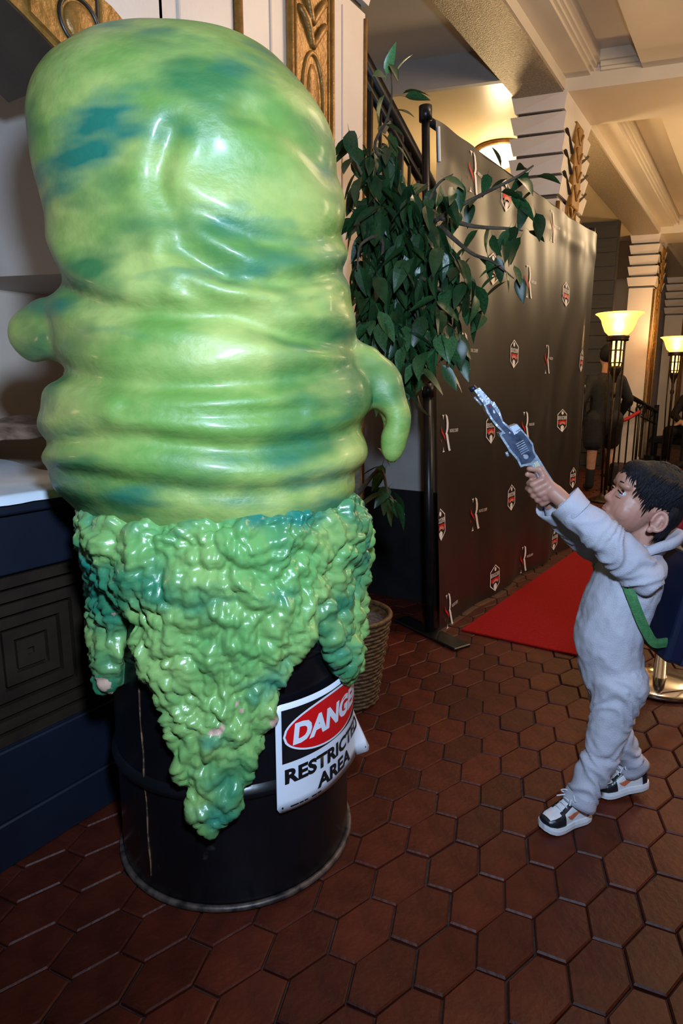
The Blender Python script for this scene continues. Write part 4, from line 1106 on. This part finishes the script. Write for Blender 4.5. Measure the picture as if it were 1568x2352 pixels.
# torso, neck
chain(bm, [K(.022, 0, .40), K(.04, 0, .53), K(.0, 0, .665), K(-.018, 0, .715)], [.066, .066, .068, .05], 16, 1.25, SIDE)
capsule(bm, K(-.022, 0, .72), .040, K(-.024, 0, .80), .038)
# head
ellipsoid(bm, H(-.014, 0, .022), (.082, .069, .076), MH3); ellipsoid(bm, H(.018, 0, -.022), (.060, .057, .070), MH3)
ellipsoid(bm, H(.040, 0, -.066), (.034, .036, .028), MH3)                                   # jaw and chin
for s in (-1, 1):
    ellipsoid(bm, H(.033, s * .021, -.034), (.034, .034, .038), MH3, 14, 10)                 # cheeks
    ellipsoid(bm, H(.058, s * .024, .024), (.020, .026, .012), MH3, 12, 8)                   # brow
ellipsoid(bm, H(.056, 0, .036), (.026, .045, .03), MH3, 14, 10)
chain(bm, [H(.068, 0, .004), H(.075, 0, -.012), H(.0795, 0, -.020)], [.0080, .0090, .0100], 10)   # nose
for s in (-1, 1): ellipsoid(bm, H(.0745, s * .0095, -.0235), (.009, .0075, .0065), MH3, 10, 8)
capsule(bm, H(.071, -.013, -.047), .0075, H(.071, .013, -.047), .0075, 10); capsule(bm, H(.068, -.010, -.055), .0080, H(.068, .010, -.055), .0080, 10)
# ears
for s in (-1, 1):
    EC = Vector((-.026, s * .066, -.026)); er = []
    for k in range(11):
        t = math.radians(-110 + 250 * k / 10)
        er.append(H(EC.x - .010 + -.019 * math.cos(t - math.radians(80)) * -1 * -1, EC.y + s * .012, EC.z + .029 * math.sin(t - math.radians(10))))
    pts = []
    for k in range(15):
        t = 2 * math.pi * k / 14 * .80 + math.radians(-62)
        pts.append(H(EC.x - .004 - .016 * math.sin(t + .9) - .002, EC.y + s * (.008 + .006 * max(0, math.sin(t + .9))), EC.z + .0245 * -math.cos(t + .9)))
    chain(bm, pts, [.0048] * 15, 8)
    ellipsoid(bm, H(EC.x - .004, EC.y + s * .003, EC.z), (.017, .006, .025), MH3, 12, 8)
    ellipsoid(bm, H(EC.x + .004, EC.y + s * .007, EC.z - .026), (.009, .006, .009), MH3, 10, 8)
    capsule(bm, H(EC.x - .010, EC.y + s * .009, EC.z + .012), .0035, H(EC.x - .006, EC.y + s * .009, EC.z - .013), .0035, 8)
# arms
chain(bm, [K(*LS), K(*LE), K(*LW)], [.032, .027, .0205], 12); chain(bm, [K(*RS), K(*RE), K(*RW)], [.032, .027, .0205], 12)
# hands closed round the grip
G0 = Vector((.240, .010, .905))                         # centre of the grip
def hand(W, side, shift):
    W = Vector(W); c = G0 + GA * shift
    pal = c + Vector((-.020, side * .020, -.012))
    capsule(bm, K(*W), .0205, K(*pal), .0225, 12)
    ellipsoid(bm, K(*(pal + GA * .004)), (.019, .0125, .032), MK3 @ Matrix.Rotation(math.radians(36), 3, 'Y'), 14, 10)
    for q in range(4):
        o_ = GA * (.026 - q * .0155)
        k0 = c + o_ + Vector((-.006, side * .0225, 0)); L_ = (1.0, 1.08, 1.0, .82)[q]
        k1 = c + o_ + GP * (.0205 * L_) + Vector((0, side * .017, 0)); k2 = c + o_ + GP * (.0225 * L_) + Vector((0, side * -.010, 0)); k3 = c + o_ + GP * .006 + Vector((0, side * -.0185, 0))
        chain(bm, [K(*k0), K(*k1), K(*k2), K(*k3)], [.0092, .0088, .0080, .0068], 9)
    t0 = pal + GA * .018 + GP * -.002; t1 = c + GA * .045 + GP * -.016 + Vector((0, side * .014, 0)); t2 = c + GA * .060 + GP * .002 + Vector((0, side * .004, 0))
    chain(bm, [K(*t0), K(*t1), K(*t2)], [.0112, .0100, .0078], 9)
hand(LW, 1, .004)
G0 = G0 + Vector((.010, -.004, -.004)); hand(RW, -1, -.012)
# legs and feet
for k in (0, 1):
    chain(bm, [K(*hips[k]), K(*knees[k]), K(*ankles[k])], [.052, .036, .024], 12)
capsule(bm, K(.108, .064, .05), .024, K(.165, .068, .028), .018); capsule(bm, K(-.084, -.058, .078), .024, K(-.025, -.056, .040), .018)
child = obj('person', remesh(bm, .0029, 6, 'person', .45), M_skin)
tag(child, 'small child in a pale grey jumpsuit pointing a silver toy blaster up at the sculpture', 'person')
# eyes, brows, mouth
M_eyew = mat('eye_white', (0.42, 0.42, 0.45), rough=0.2); M_iris = mat('dark_brown_iris', (0.012, 0.006, 0.004), rough=0.08)
for s in (-1, 1):
    ec = Vector((.0575, s * .0265, .003))
    bm = bmesh.new(); ellipsoid(bm, H(*ec), (.0125, .0122, .0092), MH3, 18, 14); ey = obj('eye', bm, M_eyew, child, smooth=True)
    lk = Vector((.82, .12 + s * .26, .34)).normalized()
    bm = bmesh.new(); ellipsoid(bm, H(*(ec + lk * .0066)), (.0070, .0078, .0076), MH3, 14, 10); obj('iris', bm, M_iris, ey, smooth=True)
    bm = bmesh.new(); pts = [H(.0600 + .0125 * math.cos(t) * .92, s * .0265 + s * .0150 * math.sin(t), .0068 + .0030 * math.cos(2 * t)) for t in np.linspace(-1.25, 1.25, 9)]
    tube(bm, pts, [.0012, .0018, .0021, .0023, .0023, .0023, .0021, .0018, .0012], 6); obj('upper_eyelid', bm, M_skin, child, smooth=True)
    bm = bmesh.new(); pts = [p + KV(.0015, 0, -.0012) for p in pts]; tube(bm, pts, .0011, 5); obj('eyelashes', bm, M_hairb, child)
    bm = bmesh.new(); pts = [H(.0600 + .0125 * math.cos(t) * .90, s * .0265 + s * .0145 * math.sin(t), -.0062 - .001 * math.cos(t)) for t in np.linspace(-1.2, 1.2, 9)]; tube(bm, pts, .0020, 6); obj('lower_eyelid', bm, M_skin, child, smooth=True)
    bm = bmesh.new(); pts = [H(.0775 - .020 * abs(t) ** 1.7, s * (.028 + .017 * t), .0300 - .004 * t * t + .001 * t) for t in np.linspace(-1, 1, 7)]; tube(bm, pts, [.001, .0022, .0026, .0026, .0022, .0018, .0008], 6, flat=.7); obj('eyebrow', bm, M_hairb, child)
M_lip = mat('lip_skin', (0.36, 0.13, 0.11), rough=0.4)
bm = bmesh.new(); tube(bm, [H(.0755, -.015, -.051), H(.0788, 0, -.0505), H(.0755, .015, -.051)], [.002, .0034, .002], 8); obj('lips', bm, M_lip, child, smooth=True)
# hair: a cap with many combed tufts
bm = bmesh.new()
ellipsoid(bm, H(-.016, 0, .032), (.090, .078, .078), MH3); ellipsoid(bm, H(-.040, 0, -.004), (.066, .071, .068), MH3)
ellipsoid(bm, H(.030, 0, .062), (.046, .058, .036), MH3)
hcap = remesh(bm, .005, 4, 'hair')
co = get_co(hcap); keep = []
inv = (MK3 @ HR).inverted(); hc_w = MK @ HC
bmh = bmesh.new(); bmh.from_mesh(hcap); bpy.data.meshes.remove(hcap)
dele = []
for v in bmh.verts:
    q = inv @ (v.co - hc_w)
    low = .050 if q.x > .052 else (.030 if q.x > .020 else (.0 if q.x > -.004 else (.004 if q.x > -.044 else -.078)))
    if q.z < low: dele.append(v)
bmesh.ops.delete(bmh, geom=dele, context='VERTS')
for v in bmh.verts:
    q = inv @ (v.co - hc_w); n_ = q.normalized()
    v.co += (MK3 @ HR) @ (n_ * .0022 * noise.noise(Vector((math.atan2(q.y, q.x) * 14, q.z * 12, 3))))
def tuft(root, tip, bend, r):
    root, tip, bend = H(*root), H(*tip), H(*bend)
    c = [root.lerp(bend, t).lerp(bend.lerp(tip, t), t) for t in (0, .25, .5, .75, 1)]
    tube(bmh, c, [r, r, r * .85, r * .55, r * .08], 6, flat=.45)
hr_ = random.Random(3)
for k in range(38):                                       # fringe
    a = -1.15 + 2.3 * k / 37 + hr_.uniform(-.04, .04); y = .060 * math.sin(a)
    x0 = .064 * math.cos(a * .8); ln = hr_.uniform(.018, .036)
    tuft((x0 - .018, y * .92, .080), (x0 + .016 - .010 * abs(a), y + hr_.uniform(-.008, .008), .056 - ln), (x0 + .018, y, .064), hr_.uniform(.0045, .0075))
for s in (-1, 1):
    for k in range(26):                                   # sides in front of and over the ear
        x = .040 - .075 * k / 25 + hr_.uniform(-.004, .004)
        z1 = (.012 - .040 * max(0, 1 - abs(x - .006) / .022)) if x > -.014 else .002
        tuft((x - .004, s * .070, .050), (x + .004 + hr_.uniform(-.003, .003), s * (.0660 + .002), z1 + hr_.uniform(-.008, .004)), (x, s * .079, .028), hr_.uniform(.0045, .007))
    for k in range(34):                                   # temples, combed forward over the cap edge
        x = .046 - .088 * k / 33 + hr_.uniform(-.003, .003)
        tuft((x - .020, s * (.066 - .25 * max(0, x)), .078 + hr_.uniform(-.006, .004)), (x + .008, s * (.0745 - .22 * max(0, x)), .020 + hr_.uniform(-.010, .008)), (x - .002, s * (.086 - .25 * max(0, x)), .052), hr_.uniform(.0055, .0085))
    for k in range(26):                                   # nape
        x = -.046 - .046 * k / 25; y = s * (.066 * math.cos((k / 25) * 1.45) + .003)
        tuft((x, y * 1.05, .02), (x * .93 + .004, y * .86, -.082 + hr_.uniform(-.008, .006)), (x * 1.10, y * 1.12, -.04), hr_.uniform(.005, .008))
for k in range(120):                                      # crown
    a = hr_.uniform(0, 2 * math.pi); r0 = hr_.uniform(.0, .055); r1 = r0 + hr_.uniform(.03, .045)
    zf = lambda r: .112 - 9.0 * r * r
    c0 = -.022
    tuft((c0 + r0 * math.cos(a), .85 * r0 * math.sin(a), zf(r0) - .006), (c0 + r1 * math.cos(a), .85 * r1 * math.sin(a), zf(r1) + .002), (c0 + (r0 + r1) / 2 * math.cos(a), .85 * (r0 + r1) / 2 * math.sin(a), zf((r0 + r1) / 2) + .006), hr_.uniform(.005, .008))
obj('hair', bmh, M_hairb, child, smooth=True)

# jumpsuit
M_suit = mat('pale_grey_cotton', (0.41, 0.40, 0.47), (0.47, 0.46, 0.53), rough=0.85, scale=10, bump=.35, bscale=420, spec=.2)
bm = bmesh.new()
chain(bm, [K(.022, 0, .385), K(.046, 0, .50), K(.030, 0, .58), K(.004, 0, .665)], [.078, .081, .082, .081], 18, 1.22, SIDE)
ellipsoid(bm, K(-.006, 0, .702), (.070, .108, .052), MK3); ellipsoid(bm, K(-.012, .0, .735), (.056, .066, .030), MK3)
chain(bm, [K(*LS), K(*LE)], [.050, .045], 16); capsule(bm, K(*LE), .045, K(.178, .060, .856), .040, 16)
chain(bm, [K(*RS), K(*RE)], [.055, .046], 16); capsule(bm, K(*RE), .046, K(.190, -.022, .842), .039, 16)
hem = [Vector(ankles[k]).lerp(Vector(knees[k]), .10) for k in (0, 1)]
for k in (0, 1):
    chain(bm, [K(*hips[k]), K(*Vector(hips[k]).lerp(Vector(knees[k]), .5)), K(*knees[k]), K(*hem[k])], [.072, .054, .044, .038], 16)
me = remesh(bm, .0052, 5, 'jumpsuit', .5)
co = get_co(me); no = get_no(me)
MKi = MK.inverted()
dd = np.empty(len(co))
segs = [(LS, LE, 1), (LE, LW, 1), (RS, RE, 1), (RE, RW, 1)] + [(hips[k], knees[k], .8) for k in (0, 1)] + [(knees[k], ankles[k], 1.25) for k in (0, 1)]
for i, c in enumerate(co):
    q = MKi @ Vector(c)
    w = q + noise.noise_vector(q * 14) * .03
    best, bd_, amp = 0, 9, 1
    for a, b, am_ in segs:
        a = Vector(a); b = Vector(b); t = (q - a).dot(b - a) / (b - a).length_squared
        d_ = (q - (a + (b - a) * min(max(t, 0), 1))).length
        if d_ < bd_: bd_, best, amp = d_, t * (b - a).length, am_
    limb = 1 if bd_ < .07 and (q.z < .36 or q.x > .06 or abs(q.y) > .09) else 0
    fold = abs(noise.noise(Vector((best * 26 + 2.2 * noise.noise(q * 11), q.y * 9, q.x * 9)))) if limb else abs(noise.noise(Vector((w.x * 16, w.y * 13, w.z * 13))))
    dd[i] = (.28 - fold) * .017 * amp if limb else (.33 - fold) * .010
    dd[i] += .0012 * noise.noise(q * 60)
co = co + no * dd[:, None]
set_co(me, co)
suit = obj('jumpsuit', me, M_suit, child)
def cuff(c, ax, r, ln, name):
    c = Vector(c); ax = Vector(ax).normalized()
    bm = bmesh.new(); u, v, d = frame_of(KV(*ax)); rings = []
    p0 = K(*c)
    for t, rr_ in ((-.3, r * .99), (0, r), (.5, r * 1.02), (1, r * 1.04), (1.02, r * .97), (.5, r * .90)):
        rings.append([p0 + d * ln * t + (u * math.cos(a) + v * math.sin(a)) * (rr_ + .0025 * math.sin(a * 3 + t * 2)) for a in np.linspace(0, 2 * math.pi, 29)[:-1]])
    loft(bm, rings, caps=False); obj(name, bm, M_suit, suit, smooth=True)
cuff((.178, .060, .856), Vector(LW) - Vector(LE), .0425, .034, 'cuff')
cuff((.190, -.022, .842), Vector(RW) - Vector(RE), .0415, .034, 'cuff')
for k in (0, 1): cuff(hem[k], Vector(ankles[k]) - Vector(knees[k]), .043, .024, 'trouser_hem')
# collar with open back
bm = bmesh.new(); rings = []
for t, r0, dz in ((0, .052, -.018), (.4, .055, .002), (1, .066, .018), (1.2, .072, .010), (.9, .076, -.006)):
    rings.append([K(-.024 + (r0 + (.022 * t if math.cos(a) < -.2 else 0)) * math.cos(a), (r0 + .003) * math.sin(a), .758 + dz + .022 * -math.cos(a) * t - .012 * max(0, math.cos(a))) for a in np.linspace(.55, 2 * math.pi - .55, 31)])
loft(bm, rings, close=False); o = obj('collar', bm, M_suit, suit, smooth=True); o.modifiers.new('t', 'SOLIDIFY').thickness = .003
bm = bmesh.new(); pts = [K(-.024 + .047 * math.cos(a), .050 * math.sin(a), .752 - .012 * math.cos(a)) for a in np.linspace(.4, 2 * math.pi - .4, 25)]; tube(bm, pts, .007, 8); obj('undershirt_neckband', bm, mat('red_undershirt', (.3, .02, .03), rough=.8), suit, smooth=True)
# ---- shoes
M_sole = mat('white_rubber_sole', (0.62, 0.62, 0.66), (0.68, 0.68, 0.72), rough=0.5, scale=40)
M_swh = mat('white_shoe_leather', (0.62, 0.60, 0.62), (0.68, 0.66, 0.68), rough=0.45, scale=30, bump=.1)
M_sbk = mat('black_shoe_leather', (0.008, 0.009, 0.012), (0.014, 0.015, 0.02), rough=0.3, scale=40, bump=.12, bscale=200)
M_sor = mat('orange_shoe_leather', (0.52, 0.13, 0.05), (0.58, 0.16, 0.07), rough=0.4, scale=40)
M_lace = mat('white_lace', (0.6, 0.6, 0.66), rough=0.8)
def shoe(label_, Msh):
    Lh = .156
    def outline(t):                       # half widths and centre line of the sole at t 0..1 heel to toe
        w = np.interp(t, [0, .06, .2, .45, .7, .85, .95, 1], [.010, .022, .027, .025, .031, .030, .021, .006])
        return w
    def topz(t): return np.interp(t, [0, .08, .2, .35, .5, .62, .75, .88, .97, 1], [.066, .074, .076, .074, .068, .056, .045, .041, .034, .024])
    bm = bmesh.new(); ts = np.linspace(0, 1, 23); rings = []
    for t in ts:
        w = outline(t) + .0035; x = -.045 + Lh * t * 1.03 - .002; toe = .008 * max(0, (t - .75) / .25) ** 2
        rings.append([Msh @ Vector(p) for p in ((x, -w, toe), (x, w, toe), (x, w + .001, .010 + toe), (x, w - .001, .019 + toe * .8), (x, -w + .001, .019 + toe * .8), (x, -w - .001, .010 + toe))])
    loft(bm, rings); root = obj('shoe', bm, M_sole, child, smooth=False)
    if label_: root['label'] = label_
    def upper(name, m, t0, t1, a0, a1, off, n=16, na=14, grow=None):
        """patch of the upper surface: t heel->toe, a 0 (right edge) .. 1 (left edge) over the top"""
        bm = bmesh.new(); g = []
        for i in range(n + 1):
            t = t0 + (t1 - t0) * i / n; row = []
            for j in range(na + 1):
                lo, hi = (a0, a1) if grow is None else grow(t)
                a = math.pi * (lo + (hi - lo) * j / na)
                w = outline(t) - .001 + off; h = topz(t) - .016 + off
                cz = abs(math.sin(a)) ** .62; cx = math.copysign(abs(math.cos(a)) ** .75, math.cos(a))
                row.append(bm.verts.new(Msh @ Vector((-.045 + Lh * t + (off if t > .9 else 0), -cx * w, .016 + cz * h))))
            g.append(row)
        for i in range(n):
            for j in range(na): bm.faces.new((g[i][j], g[i + 1][j], g[i + 1][j + 1], g[i][j + 1]))
        return obj(name, bm, m, root, smooth=True)
    upper('upper', M_swh, 0, 1, 0, 1, 0, 26, 20)
    upper('toe_guard', M_sbk, .66, 1.0, 0, 1, .0012, 14, 18, grow=lambda t: (0, .30) if t < .93 else (0, .5)); upper('toe_guard', M_sbk, .66, 1.0, 0, 1, .0012, 14, 18, grow=lambda t: (.70, 1.0) if t < .93 else (.5, 1))
    upper('toe_guard', M_sbk, .92, 1.0, 0, 1, .0016)
    upper('eyestay', M_sbk, .36, .72, 0, 1, .0014, 12, 8, grow=lambda t: (.26, .40)); upper('eyestay', M_sbk, .36, .72, 0, 1, .0014, 12, 8, grow=lambda t: (.60, .74))
    upper('heel_panel', M_sbk, .0, .16, 0, 1, .0014, 8, 16); 
    upper('ankle_collar', M_sbk, .1, .36, 0, 1, .0016, 8, 10, grow=lambda t: (.22, .36)); upper('ankle_collar', M_sbk, .1, .36, 0, 1, .0016, 8, 10, grow=lambda t: (.64, .78))
    for sd in (0, 1):                     # curved tick mark on each side
        f = (lambda lo, hi: (lo, hi)) if sd == 0 else (lambda lo, hi: (1 - hi, 1 - lo))
        def gw(t, f=f):
            k = (t - .14) / .48
            mid = np.interp(k, [0, .3, .6, .8, .92, 1], [.20, .13, .085, .075, .10, .15])
            th = np.interp(k, [0, .3, .6, .78, .92, 1], [.008, .03, .062, .085, .06, .015])
            return f(mid - th * .5, mid + th * .5)
        upper('tick_mark', M_sor, .14, .62, 0, 1, .0024, 20, 4, grow=gw)
    for q in range(4):
        t = .40 + .085 * q; z = topz(t) + .004
        bm = bmesh.new(); x = -.045 + Lh * t
        tube(bm, [Msh @ Vector(p) for p in ((x, -.017, z - .010), (x + .004, -.006, z), (x + .004, .006, z), (x, .017, z - .010))], .0026, 6, flat=.7); obj('lace', bm, M_lace, root, smooth=True)
    bm = bmesh.new(); z = topz(.4) + .006; x = .012
    for s in (-1, 1):
        tube(bm, [Msh @ Vector(p) for p in catmull([(x, 0, z), (x + .012, s * .014, z + .010), (x + .018, s * .026, z + .002), (x + .008, s * .018, z - .003), (x, 0, z)], 4)], .0020, 5)
        tube(bm, [Msh @ Vector(p) for p in catmull([(x, 0, z), (x + .018, s * .012, z - .002), (x + .034, s * .024, z - .008)], 4)], .0020, 5)
    obj('lace_bow', bm, M_lace, root, smooth=True)
    return root
def shoe_frame(heel, yaw, pitch): return MK @ Matrix.Translation(heel) @ Matrix.Rotation(yaw, 4, 'Z') @ Matrix.Rotation(pitch, 4, 'Y')
shoe(None, shoe_frame((.118, .060, .002), math.radians(24), 0))
shoe(None, shoe_frame((-.088, -.058, .020), math.radians(8), math.radians(8)))

# ---- toy pack on the back
M_pack = mat('navy_blue_plastic', (0.008, 0.018, 0.075), (0.014, 0.028, 0.10), rough=0.3, scale=10, coat=.3)
M_packd = mat('dark_navy_plastic', (0.006, 0.010, 0.03), rough=0.35)
M_strap = mat('green_webbing', (0.03, 0.14, 0.045), (0.05, 0.19, 0.06), rough=0.7, scale=80, bump=.3)
pk = thing('toy_backpack', 'navy blue plastic toy pack strapped to the back of the child', 'backpack', K(-.1, 0, .45))
PA = Vector((.052, 0, -.27)).normalized()                # down along the pack
PB = Vector((PA.z, 0, -PA.x)) * -1
PB = Vector((-.98, 0, -.19)).normalized()                # away from the back
MPk = MK @ Matrix(((PB.x, 0, -PA.x, -.106), (PB.y, 1, -PA.y, 0), (PB.z, 0, -PA.z, .60), (0, 0, 0, 1)))
def pbox(lo, hi, bv, name, m, par=pk):
    bm = bmesh.new(); box(bm, lo, hi); bevel(bm, bv, 3)
    for v in bm.verts: v.co = MPk @ v.co
    return obj(name, bm, m, par, smooth=False)
pbox((-.018, -.095, -.135), (.030, .095, .145), .012, 'backplate', M_packd)
sh_ = pbox((.022, -.082, -.145), (.072, .082, .110), .016, 'shell', M_pack)
pbox((.020, -.06, .095), (.060, .06, .165), .014, 'top_housing', M_packd)
for k in range(5): pbox((.060, .078, -.04 + k * .022), (.064, .0855, -.030 + k * .022), .0015, 'vent_rib', M_packd, sh_)
for y in (-.03, .0, .03): 
    bm = bmesh.new(); tube(bm, [MPk @ Vector((.074, y, -.12)), MPk @ Vector((.074, y, .09))], .006, 8); obj('ridge', bm, M_pack, sh_, smooth=True)
for z in (-.10, .02):
    bm = bmesh.new(); tube(bm, [MPk @ Vector((.045, .076, z)), MPk @ Vector((.045, .0865, z))], .006, 12); obj('knob', bm, M_chrome, sh_, smooth=True)
bm = bmesh.new(); tube(bm, [MPk @ Vector((.056, .083, -.11)), MPk @ Vector((.058, .085, .0)), MPk @ Vector((.056, .083, .09))], .0045, 8); obj('side_tube', bm, M_pack, sh_, smooth=True)
for s in (-1, 1):
    bm = bmesh.new()
    c = catmull([K(.052, s * .086, .690), K(.040, s * .104, .650), K(.018, s * .106, .600), K(-.004, s * .103, .560), K(-.030, s * .096, .527), K(-.070, s * .078, .520)], 7)
    rings = []
    for i, p in enumerate(c):
        d = (c[min(i + 1, len(c) - 1)] - c[max(i - 1, 0)]).normalized()
        n_ = (p - K(.0, 0, (MKi @ p).z)); n_ -= d * n_.dot(d); n_.normalize(); b_ = d.cross(n_)
        w = .012
        rings.append([p + n_ * .003 + b_ * w, p + n_ * .005, p + n_ * .003 - b_ * w, p - n_ * .001 - b_ * w, p - n_ * .001 + b_ * w])
    loft(bm, rings); obj('strap', bm, M_strap, pk, smooth=False)

# ---- silver toy blaster
M_silv = mat('silver_foil_plastic', (0.36, 0.41, 0.52), (0.55, 0.6, 0.7), rough=0.25, metal=.55, scale=60, bump=.25, bscale=90)
M_gdark = mat('smoky_printed_plastic', (0.03, 0.04, 0.07), (0.09, 0.11, 0.17), rough=0.22, metal=.2, scale=45, detail=8, coat=.5)
M_gpale = mat('pale_blue_sticker', (0.45, 0.5, 0.62), rough=0.4); M_gyel = mat('pale_yellow_grip', (0.42, 0.42, 0.30), rough=0.4)
gun = thing('toy_blaster', 'silver and black toy blaster held up in the hands of the child', 'toy', K(.24, .01, .9))
GD = (1.58 - .010)
def gp(cx, cy):
    p = MKi @ at(1060 + cx / 7.127, 870 + cy / 7.127, GD); return (p.x, p.z)
MG = MK @ Matrix(((1, 0, 0, 0), (0, 0, 1, .010), (0, 1, 0, 0), (0, 0, 0, 1)))
def gpart(pts, t0, t1, name, m, par=gun):
    bm = bmesh.new(); extrude_poly(bm, [gp(*p) for p in pts], t0, t1, MG); return obj(name, bm, m, par)
body_o = [(185, 190), (270, 145), (475, 370), (510, 375), (600, 520), (655, 690), (760, 780), (880, 735), (930, 790), (1040, 920), (1140, 1050), (1165, 1180), (1230, 1280), (1385, 1530), (1560, 1800), (1380, 1900), (1180, 1520), (1120, 1410), (1000, 1420), (940, 1440), (880, 1320), (760, 1180), (620, 960), (590, 890), (640, 860), (540, 770), (450, 650), (380, 530), (345, 430), (340, 410)]
bo = gpart(body_o, -.014, .014, 'shell', M_silv)
gpart([(372, 425), (452, 405), (590, 600), (640, 715), (745, 815), (850, 905), (935, 835), (1035, 950), (1115, 1075), (1130, 1185), (1175, 1270), (1100, 1355), (945, 1390), (905, 1290), (790, 1160), (655, 945), (625, 905), (690, 880), (480, 640), (412, 520)], .013, .0165, 'printed_panel', M_gdark, bo)
gpart([(235, 200), (285, 190), (408, 375), (372, 392)], .013, .0165, 'barrel_sticker', M_gpale, bo)
gpart([(770, 800), (872, 750), (922, 808), (848, 852), (866, 882), (830, 912)], .014, .0185, 'hinge_plate', M_gpale, bo)
gpart([(1150, 1380), (1215, 1340), (1320, 1530), (1195, 1515)], .013, .0165, 'grip_inlay', M_gyel, bo)
for k in range(6):
    x, y = 850 + k * 17, 1060 + k * 32
    gpart([(x, y), (x + 128, y - 70), (x + 133, y - 60), (x + 5, y + 11)], .0160, .0180, 'grille_bar', M_silv, bo)
c = [(1015 + 40 * math.cos(t), 1265 + 40 * math.sin(t)) for t in np.linspace(0, 2 * math.pi, 15)[:-1]]
gpart(c, .015, .020, 'dial', M_silv, bo)
gpart([(755 + 14 * math.cos(t), 878 + 14 * math.sin(t)) for t in np.linspace(0, 2 * math.pi, 11)[:-1]], .015, .0185, 'rivet', M_silv, bo)
gpart([(410, 430), (440, 425), (445, 455), (415, 460)], .0155, .0175, 'red_light', mat('dark_red_lens', (.25, .01, .05), rough=.2), bo)
gpart([(480, 505), (500, 500), (530, 560), (500, 570)], .0155, .0175, 'foil_glint', M_silv, bo)
u0, v0 = gp(150, 190); u1, v1 = gp(228, 180)
pm0 = K(gp(205, 190)[0], .010, gp(205, 190)[1]); pm1 = K(gp(165, 128)[0], .010, gp(165, 128)[1])
bm = bmesh.new(); tube(bm, [pm0, pm1], .0088, 14); obj('muzzle', bm, M_packd, gun, smooth=True)
pa, pb = K(*[gp(250, 330)[0], .004, gp(250, 330)[1]]), K(*[gp(340, 450)[0], .004, gp(340, 450)[1]])
bm = bmesh.new(); tube(bm, [K(gp(215, 300)[0], .004, gp(215, 300)[1]), K(gp(330, 430)[0], .004, gp(330, 430)[1])], .003, 8); obj('side_rod', bm, M_silv, gun, smooth=True)
bm = bmesh.new(); tube(bm, [K(gp(735, 1200)[0], .006, gp(735, 1200)[1]), K(gp(765, 1270)[0], .006, gp(765, 1270)[1])], .004, 8); obj('button', bm, M_silv, gun, smooth=True)
